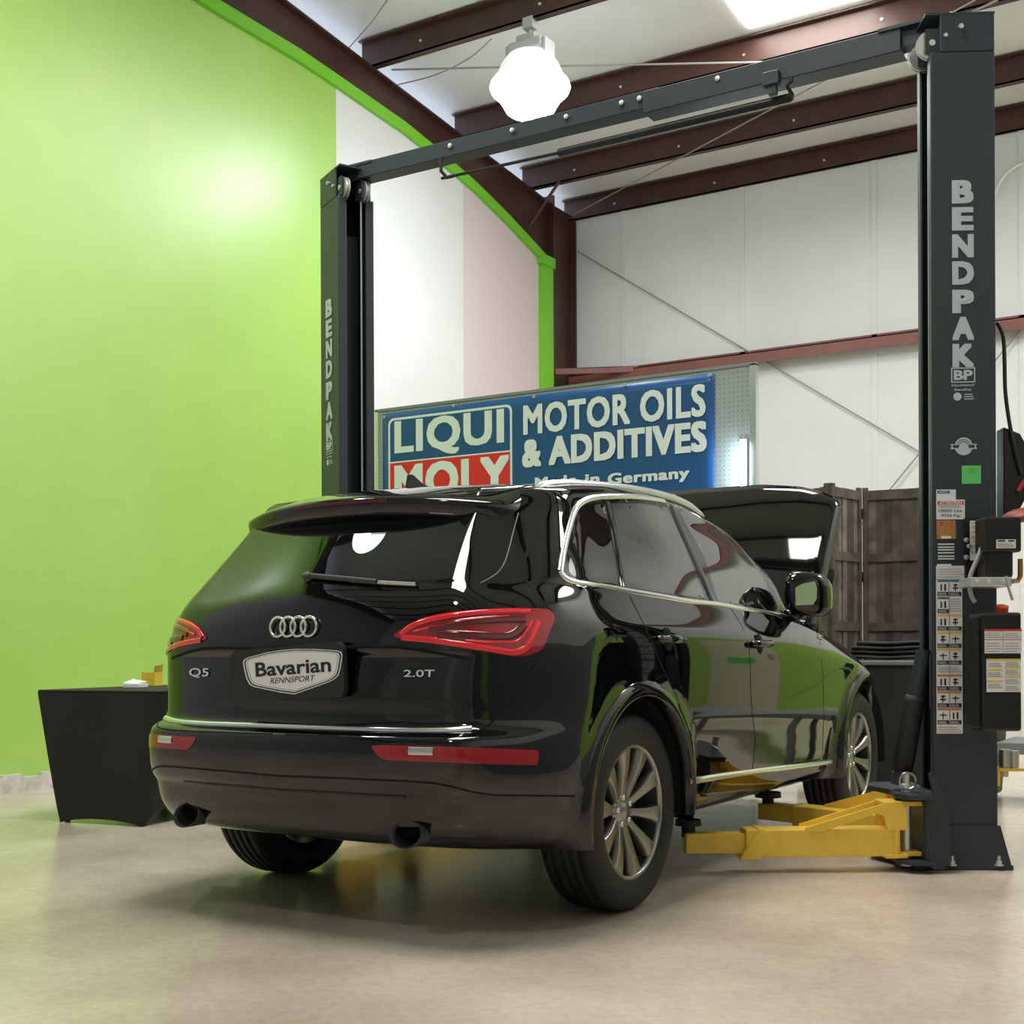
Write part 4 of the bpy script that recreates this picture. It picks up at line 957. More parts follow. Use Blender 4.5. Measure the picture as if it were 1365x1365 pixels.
# carriage and swing arms on each side
def arm_box(mb, a, b, w, h, z):      # a, b = 2-D end points
    a = np.array([*a, 0.0]); b = np.array([*b, 0.0]); d = b - a; L = np.linalg.norm(d); d /= L; s = np.array([-d[1], d[0], 0])
    return mb.frame_box(a, d, s, Z3, (0, L), (-w / 2, w / 2), (z - h / 2, z + h / 2))
def mirX(mb, on):
    if not on: return mb
    o = MB(); o.v = [(-x, y, z) for x, y, z in mb.v]; o.f = [f[::-1] for f in mb.f]; return o
PV = np.array([1.555, -0.235]); PV2 = np.array([1.40, 0.20])
for sg in (1, -1):
    q = lambda m_: mirX(m_, sg < 0)
    c, o, n = post_frame(1)
    # carriage: back plate, upper and lower lugs round the pivot pins
    cm = MB().frame_box(c, o, n, Z3, (-0.205, -0.12), (-0.30, 0.20), (0.035, 0.330))
    car_ = build('carriage', q(cm), 'lift', lift, bevel=0.006)
    for z0, z1 in ((0.318, 0.342), (0.038, 0.056)):
        lug = [(-0.12, 0.20), (-0.12, -0.30), (-0.20, -0.34), (-0.33, -0.30), (-0.36, -0.16), (-0.30, 0.0), (-0.32, 0.16), (-0.28, 0.235), (-0.20, 0.25)]
        build('carriage_lug', q(prism_on(MB(), c, o, n, lug, z0, z1)), 'lift', car_, bevel=0.004)
    # side bracket seen edge-on
    build('carriage_bracket', q(MB().prism([c + o * a + n * 0.205 + Z3 * z for a, z in ((-0.13, 0.02), (-0.17, 0.02), (-0.20, 0.06), (-0.20, 0.315), (-0.17, 0.34), (-0.19, 0.43), (-0.175, 0.437), (-0.115, 0.33), (-0.10, 0.20), (-0.10, 0.06))], n * 0.018)), 'lift', car_)
    for P_, z1 in ((PV, 0.425), (PV2, 0.39)):
        pin = build('pivot_pin', q(MB().lathe([(0, 0.02), (0.022, 0.02), (0.022, z1 - 0.05), (0.016, z1 - 0.045), (0.016, z1 - 0.008), (0.019, z1 - 0.008), (0.019, z1), (0, z1)], (P_[0], P_[1], 0), Z3, 16)), 'zinc', car_)
    rg = [(PV[0] + 0.036 * math.cos(a) * _R[0] - 0.02 * _F[0], PV[1] + 0.036 * math.cos(a) * _R[1] - 0.02 * _F[1], 0.392 + 0.036 * math.sin(a)) for a in np.linspace(0, 2 * math.pi, 25)]
    build('pin_ring', q(MB().tube(rg, 0.005, 6, False)), 'steel', car_)
    # rear arm
    E_ = np.array([0.735, -0.765]); d = E_ - PV; L = np.linalg.norm(d); d /= L
    sN = np.array([-d[1], d[0]])
    if sN[1] > 0: sN = -sN                   # towards the camera
    d3 = np.array([*d, 0]); s3 = np.array([*sN, 0])
    P3 = np.array([*PV, 0.0])
    am = MB().frame_box(P3, d3, s3, Z3, (0.045, 0.72), (-0.060, 0.060), (0.070, 0.190))
    am.prism([P3 + d3 * 0.66 + s3 * 0.064 + Z3 * 0.060, P3 + d3 * 0.745 + s3 * 0.064 + Z3 * 0.060, P3 + d3 * 0.735 + s3 * 0.064 + Z3 * 0.085, P3 + d3 * 0.665 + s3 * 0.064 + Z3 * 0.195, P3 + d3 * 0.635 + s3 * 0.064 + Z3 * 0.195, P3 + d3 * 0.60 + s3 * 0.064 + Z3 * 0.12], -s3 * 0.128)
    arm = build('swing_arm', q(am), 'yellow', lift, bevel=0.006); arm['label'] = 'yellow telescoping lift arm'
    build('arm_extension', q(MB().frame_box(P3, d3, s3, Z3, (0.70, L), (-0.044, 0.044), (0.085, 0.172))), 'yellow', arm, bevel=0.005)
    build('lift_pad', q(MB().lathe([(0, 0.055), (0.055, 0.055), (0.058, 0.03), (0.03, 0.028), (0.03, -0.02), (0, -0.02)], P3 + d3 * (L - 0.02) - s3 * 0.02 + Z3 * 0.172, Z3, 20)), 'rubber', arm)
    for so in (0.052, -0.062):
        tri = [(0.02, 0.185), (0.02, 0.285), (0.06, 0.308), (0.115, 0.300), (0.46, 0.198), (0.46, 0.182), (0.385, 0.182), (0.155, 0.258), (0.120, 0.245), (0.105, 0.185)]
        build('arm_gusset', q(MB().prism([P3 + d3 * a + s3 * so + Z3 * z for a, z in tri], s3 * 0.016)), 'yellow', arm)
    build('arm_flange', q(MB().frame_box(P3, d3, s3, Z3, (0.015, 0.115), (-0.064, 0.070), (0.062, 0.080)).frame_box(P3, d3, s3, Z3, (-0.05, 0.125), (-0.055, 0.064), (0.288, 0.308)).frame_box(P3, d3, s3, Z3, (-0.05, 0.05), (-0.05, 0.055), (0.068, 0.088)).frame_box(P3, d3, s3, Z3, (0.055, 0.075), (-0.062, 0.066), (0.08, 0.295))), 'yellow', arm, bevel=0.004)
    # front arm
    P4 = np.array([*PV2, 0.0]); E2 = np.array([0.66, 0.42, 0]); d4 = E2 - P4; L4 = np.linalg.norm(d4); d4 /= L4; s4 = np.array([d4[1], -d4[0], 0])
    arm2 = build('swing_arm', q(MB().frame_box(P4, d4, s4, Z3, (0.03, 0.55), (-0.065, 0.065), (0.075, 0.185))), 'yellow', lift, bevel=0.008); arm2['label'] = 'yellow front lift arm under the car'
    build('arm_extension', q(MB().frame_box(P4, d4, s4, Z3, (0.5, L4), (-0.05, 0.05), (0.095, 0.178))), 'yellow', arm2, bevel=0.006)
    build('arm_gusset', q(MB().prism([P4 + d4 * a + s4 * 0.03 + Z3 * z for a, z in ((-0.03, 0.185), (-0.03, 0.295), (0.06, 0.308), (0.42, 0.195), (0.42, 0.18))], s4 * 0.02)), 'yellow', arm2)
    build('arm_flange', q(MB().lathe([(0, 0.305), (0.075, 0.305), (0.075, 0.288), (0, 0.288)], P4, Z3, 20).lathe([(0, 0.09), (0.075, 0.09), (0.075, 0.07), (0, 0.07)], P4, Z3, 20)), 'yellow', arm2)
    build('lift_pad', q(MB().lathe([(0, 0.04), (0.065, 0.04), (0.068, 0.012), (0.03, 0.010), (0.03, -0.02), (0, -0.02)], P4 + d4 * (L4 - 0.03) + Z3 * 0.195, Z3, 20)), 'rubber', arm2)
    # leaning padded guard post
    g0 = c - o * 0.30 + n * 0.02 + Z3 * 0.342; g1 = c - o * 0.155 + n * 0.04 + Z3 * 0.94
    if sg > 0: g0 = onface(1199, 1046, g0, n); g1 = onface(1231, 866, g1, n)
    else: g0 = onface(1199, 1046, g0, n); g1 = onface(1231, 866, g1, n)
    t = lambda k: g0 + (g1 - g0) * k
    gd = build('guard_post', q(MB().tube([t(0.0), t(0.12), t(0.6), t(1.0)], [0.040, 0.036, 0.036, 0.030], 14)), 'lift', car_, smooth=False)
    build('guard_pad', q(MB().tube([t(0.11), t(0.2), t(0.62), t(0.66)], [0.046, 0.048, 0.046, 0.040], 16)), 'rubber', gd, smooth=True)

# stickers on the near post
c, o, n = post_frame(1)
F0 = c + n * (CB + 0.001)
def fpt(px, py, off=0.0):
    P = onface(px, py, F0 + n * off, n); d = P - F0; return (d @ o, d[2])
def sticker(name, px0, py0, px1, py1, material, off=0.0, parent=None, lift_=0.001):
    a = fpt(px0, py1, off); b = fpt(px1, py0, off); mb = MB()
    poly_on(mb, rect2(min(a[0], b[0]), max(a[0], b[0]), min(a[1], b[1]), max(a[1], b[1])), F0 + n * off, o, Z3, lift_, 0.0006)
    return build(name, mb, material, parent or posts[1])
def stext(s, px0, py0, px1, py1, material, parent, bold=0.0, off=0.0, lift_=0.0022):
    a = fpt(px0, py1, off); b = fpt(px1, py0, off)
    return text_on('print', s, F0 + n * off + o * (a[0] + b[0]) / 2 + Z3 * (a[1] + b[1]) / 2, o, Z3, b[0] - a[0], b[1] - a[1], material, parent, bold, lift=lift_)
def lines(px0, py0, px1, py1, k, material, parent, off=0.0, lift_=0.002):
    for i in range(k):
        y = py0 + (py1 - py0) * (i + 0.5) / k; w = px0 + (px1 - px0) * (0.85 + 0.15 * ((i * 7) % 3) / 2)
        sticker('print', px0, y - 0.45, w, y + 0.45, material, off, parent, lift_)
# round seal
a0 = fpt(1284.5, 595); mb = MB(); mb2 = MB(); mb3 = MB()
poly_on(mb, [(a0[0] + 0.039 * math.cos(a), a0[1] + 0.039 * math.sin(a)) for a in np.linspace(0, 2 * math.pi, 33)[:-1]], F0, o, Z3, 0.001)
seal = build('seal_sticker', mb, 'lift_text', posts[1])
poly_on(mb2, [(a0[0] - 0.058, a0[1] + 0.010), (a0[0] - 0.052, a0[1]), (a0[0] - 0.058, a0[1] - 0.012), (a0[0] + 0.058, a0[1] - 0.012), (a0[0] + 0.052, a0[1]), (a0[0] + 0.058, a0[1] + 0.010)], F0, o, Z3, 0.0016); build('print', mb2, 'lift_text', seal)
for s_ in (-1, 1):
    m_ = MB(); poly_on(m_, rect2(a0[0] + s_ * 0.034 - 0.013, a0[0] + s_ * 0.034 + 0.013, a0[1] - 0.007, a0[1] + 0.006), F0, o, Z3, 0.0022); build('print', m_, 'lift', seal)
for r_ in (0.030, 0.020):
    m_ = MB().tube([F0 + o * (a0[0] + r_ * math.cos(a)) + Z3 * (a0[1] + r_ * math.sin(a)) + n * 0.002 for a in np.linspace(0.3, 2.84, 14)], 0.0012, 4); build('print', m_, 'lift', seal)
gs = sticker('green_sticker', 1282, 620.5, 1307.5, 645, 'lab_green')
lines(1288, 623, 1301, 631, 3, 'trim_green', gs)
ns = sticker('notice_sticker', 1248, 652.5, 1274, 667, 'paper'); sticker('print', 1249.5, 654, 1266, 658, 'lab_blue', parent=ns, lift_=0.0018); stext('NOTICE', 1252, 654.6, 1263, 657.3, 'white', ns, lift_=0.0026)
cs = sticker('capacity_sticker', 1248, 666, 1286, 692.5, 'paper', lift_=0.0015); sticker('print', 1249.5, 667.8, 1284.5, 672.8, 'lab_red', parent=cs, lift_=0.0022); stext('ATTENTION', 1252, 668.4, 1282, 672.3, 'white', cs, 0.02, lift_=0.003)
lines(1250, 673.5, 1284, 677, 2, 'grey_steel', cs, lift_=0.0023)
stext('10000 Lbs.', 1251, 678.5, 1283.5, 683, 'ink', cs, 0.01, lift_=0.0024); stext('4536 Kg.', 1254, 685, 1280, 690, 'ink', cs, 0.01, lift_=0.0024)
os_ = sticker('tan_sticker', 1248.5, 693.5, 1274, 718.5, 'lab_tan'); sticker('print', 1254.5, 714.5, 1267.5, 718, 'paper', parent=os_, lift_=0.0018); sticker('print', 1253, 695.5, 1257, 700, 'lab_red', parent=os_, lift_=0.0018)
ss = sticker('data_plate', 1249, 722, 1273, 747, 'lift')
for y in (724.5, 728.5, 732, 736, 740.5, 744): sticker('print', 1250, y, 1272, y + 1.9, 'paper', parent=ss, lift_=0.0018)
# the long column of pictogram stickers
L1 = sticker('warning_decal', 1247.8, 754, 1286, 772, 'paper'); sticker('print', 1249, 751.8, 1268, 754.5, 'paper', parent=L1); lines(1250, 757, 1284, 771, 4, 'wire', L1)
L2 = sticker('warning_decal', 1248.5, 772.4, 1282.5, 978, 'paper')
rows_ = [(773, 'lab_blue', 'lab_blue'), (796, 'lab_blue', None), (819, 'lab_yellow', 'lab_yellow'), (842, 'lab_yellow', 'lab_yellow'), (864.5, 'lab_yellow', 'lab_yellow'), (899, 'lab_orange', 'lab_orange'), (921.5, 'lab_orange', 'lab_orange'), (944, 'lab_orange', 'lab_orange')]
random.seed(11)
for (y, c1, c2) in rows_:
    for j, cc in enumerate((c1, c2)):
        if cc is None:
            lines(1266, y + 1, 1281, y + 20, 6, 'wire', L2); continue
        x0 = 1249.5 + 16.5 * j; x1 = x0 + 15.5
        sticker('print', x0, y, x1, y + 2.6, cc, parent=L2, lift_=0.0018)
        sticker('print', x0, y + 16, x1, y + 21.5, 'ink', parent=L2, lift_=0.0018)
        lines(x0 + 1, y + 17, x1 - 2, y + 20.8, 2, 'lift_text', L2, lift_=0.0024)
        # small pictogram: figures and a car lift
        yb_ = y + 14.5; k = random.choice((0, 1, 2))
        if k == 0:
            sticker('print', x0 + 3, y + 8.5, x1 - 3, y + 10, 'ink', parent=L2, lift_=0.0018); sticker('print', x0 + 6.8, y + 6, x0 + 8.2, yb_, 'ink', parent=L2, lift_=0.0018)
        elif k == 1:
            sticker('print', x0 + 4, y + 6, x0 + 6, yb_, 'ink', parent=L2, lift_=0.0018); sticker('print', x0 + 9, y + 5.5, x0 + 11.5, yb_, 'ink', parent=L2, lift_=0.0018)
        else:
            sticker('print', x0 + 5, y + 5.5, x0 + 10, y + 8, 'ink', parent=L2, lift_=0.0018); sticker('print', x0 + 4, y + 10, x0 + 11, y + 12, 'ink', parent=L2, lift_=0.0018); sticker('print', x0 + 6.5, y + 8, x0 + 8, yb_, 'ink', parent=L2, lift_=0.0018)
lines(1250, 888, 1281, 897, 3, 'wire', L2); lines(1250, 968, 1281, 977, 3, 'wire', L2)
sticker('print', 1265.2, 773, 1265.8, 966, 'wire', parent=L2, lift_=0.0019)

# power unit hung on the near post
def pbox(mb, px0, py0, px1, py1, off0, off1):      # front face at off1 from the post face, traced from pixels
    a = fpt(px0, py1, off1); b = fpt(px1, py0, off1)
    return mb.frame_box(F0, o, n, Z3, (a[0], b[0]), (off0, off1), (a[1], b[1]))
pu = build('power_unit', pbox(MB(), 1309, 816, 1362, 975, 0.06, 0.24), 'black_box', lift, bevel=0.012); pu['label'] = 'black hydraulic power unit with warning labels'
build('mount_plate', pbox(MB(), 1287, 690, 1330, 770, 0.0, 0.02), 'black_box', pu)
for k in range(9):
    build('vent_slat', MB().frame_box(F0, o, n, Z3, (fpt(1309, 900, 0.24)[0] - 0.020, fpt(1309, 900, 0.24)[0] - 0.004), (0.075 + k * 0.017, 0.084 + k * 0.017), (0.64, 1.10)), 'plastic', pu)
build('motor', pbox(MB(), 1316, 695, 1352, 772, 0.05, 0.20), 'black_box', pu, bevel=0.02)
build('motor_top', pbox(MB(), 1312, 688, 1362, 736, 0.09, 0.22), 'black_box', pu, bevel=0.01)
build('valve_block', pbox(MB(), 1294, 769, 1349, 782, 0.05, 0.22), 'zinc', pu, bevel=0.004)
for px in (1302, 1318, 1338):
    a = fpt(px, 775.5, 0.22); build('valve_bolt', MB().lathe([(0, 0.012), (0.011, 0.010), (0.011, 0)], F0 + o * a[0] + Z3 * a[1] + n * 0.22, n, 8), 'zinc', pu)
for (px, py) in ((1287.5, 720), (1291, 728), (1287.5, 743)):
    a = fpt(px, py, 0.02); build('mount_bolt', MB().lathe([(0, 0.016), (0.011, 0.014), (0.011, 0)], F0 + o * a[0] + Z3 * a[1] + n * 0.018, n, 8), 'zinc', pu)
a = fpt(1337, 800, 0.19); build('filler_cap', MB().lathe([(0, 0.035), (0.026, 0.033), (0.026, 0.0), (0, 0)], F0 + o * a[0] + n * 0.17 + Z3 * fpt(1337, 817, 0.24)[1], Z3 * 0.94 + n * 0.35, 18), 'cap_red', pu)
ps = sticker('spec_label', 1293, 694, 1309, 747, 'paper', 0.022, pu)
for y in (695.5, 707.5, 720.5): sticker('print', 1294.5, y, 1307.5, y + 2, 'lab_yellow', 0.022, pu, 0.002)
for y in (700, 713, 726, 734): lines(1294.5, y, 1307, y + 5, 2, 'wire', pu, 0.022)
sticker('motor_label', 1328, 719, 1354, 731, 'paper', 0.222, pu); lines(1330, 724, 1352, 730, 3, 'wire', pu, 0.222); sticker('print', 1330, 720, 1340, 722, 'ink', 0.222, pu, 0.002); sticker('print', 1344, 720, 1352, 722, 'ink', 0.222, pu, 0.002)
w1 = sticker('warning_label', 1312.5, 838.5, 1362, 871, 'paper', 0.242, pu); sticker('print', 1312.5, 838.5, 1362, 841.5, 'lab_red', 0.242, pu, 0.002); sticker('print', 1312.5, 852, 1362, 853, 'lab_red', 0.242, pu, 0.002)
sticker('print', 1336.5, 842, 1337.2, 871, 'wire', 0.242, pu, 0.002); lines(1314, 843, 1335, 851, 3, 'wire', pu, 0.242); lines(1339, 843, 1360, 851, 3, 'wire', pu, 0.242); lines(1314, 856, 1335, 870, 4, 'wire', pu, 0.242); lines(1339, 856, 1360, 870, 4, 'wire', pu, 0.242)
w2 = sticker('warning_label', 1315, 878, 1361, 922.5, 'paper', 0.242, pu); sticker('print', 1315, 878, 1361, 880.5, 'lab_yellow', 0.242, pu, 0.002)
for x0, y in ((1315.5, 892), (1315.5, 907), (1339, 889), (1339, 901)): sticker('print', x0, y, x0 + 21, y + 2.4, 'lab_yellow', 0.242, pu, 0.002)
for x0, y in ((1317, 883), (1317, 896), (1317, 911), (1340, 882), (1340, 893), (1340, 905), (1340, 914)): lines(x0, y, x0 + 19, y + 7, 3, 'wire', pu, 0.242)
def hpath(pts, off): return [F0 + n * (off if not hasattr(off, '__len__') else off[i]) + o * fpt(x, y, off if not hasattr(off, '__len__') else off[i])[0] + Z3 * fpt(x, y, off if not hasattr(off, '__len__') else off[i])[1] for i, (x, y) in enumerate(pts)]
build('hydraulic_hose', MB().tube(smooth_poly(np.array(hpath([(1317, 700), (1312, 720), (1304, 742), (1295, 763), (1292, 778), (1295, 795), (1300, 803)], 0.16)), 5, False), 0.0095, 10), 'hose', pu, smooth=True)
build('brass_fitting', MB().tube(hpath([(1349, 775), (1357, 774), (1360, 768), (1360, 745)], 0.12), 0.011, 8), 'brass', pu)
build('release_lever', MB().tube(hpath([(1341, 768), (1345, 785), (1350, 800)], 0.23), 0.006, 8), 'zinc', pu)
# small things fixed to the outer side of the near post
cbx = MB(); P_ = [onface(px, py, F0 + n * -0.16, n) for px, py in ((1328, 574), (1350, 583), (1357, 596), (1357, 668), (1345, 690), (1328, 694))]
cbx.prism(P_, n * 0.10); build('control_box', cbx, 'black_box', lift, bevel=0.006)
hz = [onface(px, py, F0 + n * -0.05, n) for px, py in ((1329, 430), (1337, 448), (1339, 480), (1340, 520), (1345, 560), (1353, 600), (1361, 632))]
ah = build('air_hose', MB().tube(smooth_poly(np.array(hz), 5, False), 0.0085, 10), 'hose_black', lift, smooth=True)
hr = [onface(px, py, F0 + n * -0.05, n) for px, py in ((1366, 640), (1361, 648), (1357, 655))]
build('hose_end', MB().tube(hr, 0.010, 8), 'hose_red', ah)
rc_ = onface(1366, 690, F0 + n * -0.02, n)
build('reel', MB().lathe([(0, 0.045), (0.05, 0.042), (0.085, 0.028), (0.108, 0.006), (0.112, -0.012), (0, -0.02)], rc_, Z3 + o * -0.15, 28), 'reel_red', lift, smooth=True)
ap = onface(1343, 1025, F0 + n * -0.06, n)
ah2 = build('adapter_holder', MB().frame_box(ap, o, n, Z3, (-0.06, 0.06), (-0.05, 0.05), (-0.006, 0.006)).frame_box(ap, o, n, Z3, (-0.06, -0.048), (-0.05, 0.05), (-0.07, 0)), 'yellow', lift)
build('height_adapter', MB().lathe([(0, 0.08), (0.025, 0.08), (0.025, 0.0), (0.016, 0.0), (0.016, -0.04), (0, -0.04)], ap + Z3 * 0.006 - o * 0.012, Z3, 18), 'steel', ah2, smooth=False)
build('height_adapter', MB().lathe([(0, 0.075), (0.022, 0.075), (0.022, 0.0), (0, 0)], ap + Z3 * 0.006 + o * 0.028, Z3, 18), 'steel', ah2, smooth=False)

# ================================================================== PEGBOARD WITH BANNER
YPB = 3.70
A_ = onplane(505, 551, 1, YPB); B_ = onplane(1008, 484.5, 1, YPB); ZT_ = (A_[2] + B_[2]) / 2
peg = thing('pegboard_stand', 'tall grey pegboard stand behind the black car', 'pegboard', (A_[0], YPB, 0))
build('board', MB().box(A_[0], B_[0] - 0.05, YPB, YPB + 0.02, 0.25, ZT_), 'peg', peg)
fr = MB().box(B_[0] - 0.05, B_[0], YPB - 0.012, YPB + 0.05, 0.0, ZT_ + 0.01)
build('frame_post', fr, 'satin', peg); build('frame_post', MB().box(A_[0] - 0.04, A_[0], YPB - 0.012, YPB + 0.05, 0.0, ZT_ + 0.01), 'satin', peg)
build('frame_rail', MB().box(A_[0] - 0.04, B_[0], YPB - 0.012, YPB + 0.05, ZT_, ZT_ + 0.025), 'grey_steel', peg)
build('foot', MB().box(B_[0] - 0.06, B_[0], YPB - 0.35, YPB + 0.45, 0, 0.05), 'grey_steel', peg); build('foot', MB().box(A_[0] - 0.04, A_[0] + 0.02, YPB - 0.35, YPB + 0.45, 0, 0.05), 'grey_steel', peg)
YBN = YPB - 0.016
def bp(px, py): return onplane(px, py, 1, YBN)
b0 = bp(510, 553); b1 = bp(952, 496.5)
ban = thing('banner', 'blue motor oil banner reading LIQUI MOLY on the pegboard', 'banner', (b0[0], YBN, 0))
zt, zb_ = (b0[2] + b1[2]) / 2, (b0[2] + b1[2]) / 2 - 1.16
G = []
for i in range(45):
    row = []
    for j in range(17):
        x = b0[0] + (b1[0] - b0[0]) * i / 44; z = zb_ + (zt - zb_) * j / 16
        row.append((x, YBN + 0.004 * math.sin(x * 9 + z * 2) * (1 - j / 16) - 0.0, z))
    G.append(row)
m_ = MB().grid(G); sheet = build('vinyl_sheet', m_, 'blue', ban, smooth=True, solid=0.002)
XU = np.array([1.0, 0, 0])
def btext(name, s, bl, br, hpx, material, heavy, yo=-0.012, spacing=1.08, shear=0.0):
    P0 = bp(*bl); P1 = bp(*br); Pt = bp(bl[0], bl[1] - hpx); h = Pt[2] - P0[2]; w = P1[0] - P0[0]; zc = (P0[2] + P1[2]) / 2 + h / 2
    return text_on(name, s, (P0[0] + w / 2, YBN + yo, zc), XU, Z3, w, h, material, ban, 0.0, shear, spacing, 0.0, heavy=heavy)
fTL = bp(518, 559); fTR = bp(683, 538); fz = (fTL[2] + fTR[2]) / 2
fx0, fx1 = fTL[0], fTR[0]; rz = (bp(518, 617)[2] + bp(683, 601.5)[2]) / 2
mz = bp(527, 677)[2] - 0.06
def panel2(name, pts, yo, material):
    return build(name, MB().add([(x, YBN + yo, z) for x, z in pts], [tuple(range(len(pts)))]), material, ban)
panel2('logo_border', rounded(fx0, fx1, mz - 0.012, fz, 0.06), -0.006, 'banner_white')
panel2('logo_field', rounded(fx0 + 0.022, fx1 - 0.022, mz + 0.01, fz - 0.022, 0.045), -0.0075, 'blue')
panel2('logo_field', rounded(fx0 + 0.022, fx1 - 0.022, mz + 0.01, rz, 0.02), -0.009, 'red')
panel2('logo_rule', rect2(fx0, fx1, rz - 0.006, rz + 0.006), -0.0095, 'banner_white')
btext('banner_lettering', 'LIQUI', (527, 612.5), (673, 598.5), 51, 'banner_white', 0.035)
btext('banner_lettering', 'MOLY', (527, 674), (680, 655), 50, 'banner_white', 0.045)
btext('banner_lettering', 'MOTOR OILS', (698.5, 580), (941.5, 555.5), 40, 'banner_white', 0.034)
btext('banner_lettering', '& ADDITIVES', (697, 623), (943, 603), 38, 'banner_white', 0.05)
for w_, bl, br, hp in (('Made', (714, 651), (770, 647.5), 14.5), ('in', (781, 647), (800, 645.8), 14.5), ('Germany', (811, 649.5), (920, 643), 19)):
    btext('banner_lettering', w_, bl, br, hp, 'banner_white', 0.04)
for (px, py) in ((513, 556), (605, 541), (712, 529), (833, 513), (947, 500)):
    p = bp(px, py); build('grommet', MB().lathe([(0.006, 0.0), (0.007, 0.006), (0.013, 0.006), (0.014, 0.0)], (p[0], YBN - 0.004, p[2]), (0, -1, 0), 14), 'zinc', ban)
# lit work light on the pegboard edge
t0 = onplane(990, 590, 1, YPB - 0.04); t1 = onplane(990, 650, 1, YPB - 0.04)
wk = thing('work_light', 'bright upright tube work light hung on the pegboard edge', 'work light', (t0[0], YPB - 0.04, t1[2] - 0.12))
build('lit_tube', MB().tube([(t0[0], YPB - 0.055, t1[2] - 0.1), (t0[0], YPB - 0.055, t0[2])], 0.020, 14), 'led', wk, smooth=True)
build('housing', MB().box(t0[0] - 0.028, t0[0] + 0.028, YPB - 0.036, YPB - 0.012, t1[2] - 0.13, t0[2] + 0.03), 'white', wk, bevel=0.004)
build('hanger', MB().tube([(t0[0], YPB - 0.03, t0[2] + 0.02), (t0[0], YPB - 0.02, t0[2] + 0.06), (t0[0], YPB - 0.017, t0[2] + 0.062)], 0.004, 6), 'zinc', wk)

# ================================================================== WEATHERED FOLDING SCREEN
ZS = 2.12
tops = [onplane(1062, 652, 2, ZS), onplane(1106, 643.5, 2, ZS), onplane(1147.5, 651, 2, ZS), onplane(1243, 645.5, 2, ZS)]
scr = thing('folding_screen', 'weathered brown slatted wood folding screen behind the car', 'screen', (tops[2][0], tops[2][1], 0))
random.seed(5)
for k in range(3):
    a, b = tops[k].copy(), tops[k + 1].copy(); a[2] = b[2] = 0
    d = b - a; L = np.linalg.norm(d); d /= L; s = np.array([d[1], -d[0], 0])
    if s @ (CAM - a) < 0: s = -s
    g = 0.012
    pan = build('screen_panel', MB().frame_box(a, d, s, Z3, (g, 0.05), (-0.012, 0.014), (0.03, ZS)).frame_box(a, d, s, Z3, (L - 0.05, L - g), (-0.012, 0.014), (0.03, ZS)), 'wood', scr)
    for z in (ZS - 0.06, 1.62, 1.13, 0.55, 0.06):
        build('rail', MB().frame_box(a, d, s, Z3, (0.045, L - 0.045), (-0.010, 0.016), (z - 0.03, z + 0.03)), 'wood', pan)
    m = max(6, int((L - 0.1) / 0.052)); wdt = (L - 0.1) / m
    for j in range(m):
        x0 = 0.05 + j * wdt
        build('plank', MB().frame_box(a, d, s, Z3, (x0 + 0.0003, x0 + wdt - 0.0003), (-0.006, 0.004 + random.uniform(-0.006, 0.006)), (0.05, ZS - 0.02)), random.choice(('wood', 'wood2', 'wood3')), pan)
    if k > 0:
        for z in (1.45, 0.7, 1.9): build('hinge', MB().frame_box(a, d, s, Z3, (-0.015, 0.02), (-0.015, 0.02), (z, z + 0.07)), 'black_box', pan)

# ================================================================== DARK BIN WITH FOLDED TARPS
bl_ = np.array([0.42, 2.45, 0])
bn = thing('utility_bin', 'dark grey open-topped bin in front of the wooden screen', 'bin', tuple(bl_))
def frustum(x0, x1, y0, y1, z0, z1, ins):
    return [(x0 + ins, y0 + ins, z0), (x1 - ins, y0 + ins, z0), (x1 - ins, y1 - ins, z0), (x0 + ins, y1 - ins, z0), (x0, y0, z1), (x1, y0, z1), (x1, y1, z1), (x0, y1, z1)]
FB = [(0, 3, 2, 1), (4, 5, 6, 7), (0, 1, 5, 4), (1, 2, 6, 5), (2, 3, 7, 6), (3, 0, 4, 7)]
build('tub', MB().add(frustum(0.42, 1.42, 2.45, 3.05, 0.02, 0.87, 0.05), FB), 'bin', bn, bevel=0.02)
build('rim', MB().box(0.40, 1.44, 2.43, 3.07, 0.865, 0.895), 'grey_steel', bn, bevel=0.008)
for x in (0.55, 1.28): build('caster', MB().lathe([(0, -0.02), (0.03, -0.02), (0.03, 0.02), (0, 0.02)], (x, 2.55, 0.03), (1, 0, 0), 14), 'rubber', bn)
tarp = thing('folded_tarp', 'dark folded tarp lying on the grey bin', 'tarp', (0.9, 2.75, 0.9))
for k in range(4):
    z = 0.906 + 0.030 * k; G = []
    for i in range(25):
        x = 0.45 + 0.03 * k + (0.94 - 0.05 * k) * i / 24; w = 0.24 - 0.02 * k; q_ = 0.004 * math.sin(i * 0.6 + k * 0.4)
        G.append([(x, 2.72 - w + 0.012 * math.sin(i * 0.9 + k), z + q_), (x, 2.70 - w, z + 0.012 + q_), (x, 2.72 - w + 0.02, z + 0.024 + q_), (x, 2.72 + w, z + 0.024 + q_), (x, 2.74 + w, z + q_)])
    build('fold', MB().grid(G), 'black_cloth' if k % 2 else 'bin', tarp, smooth=True, solid=0.003)

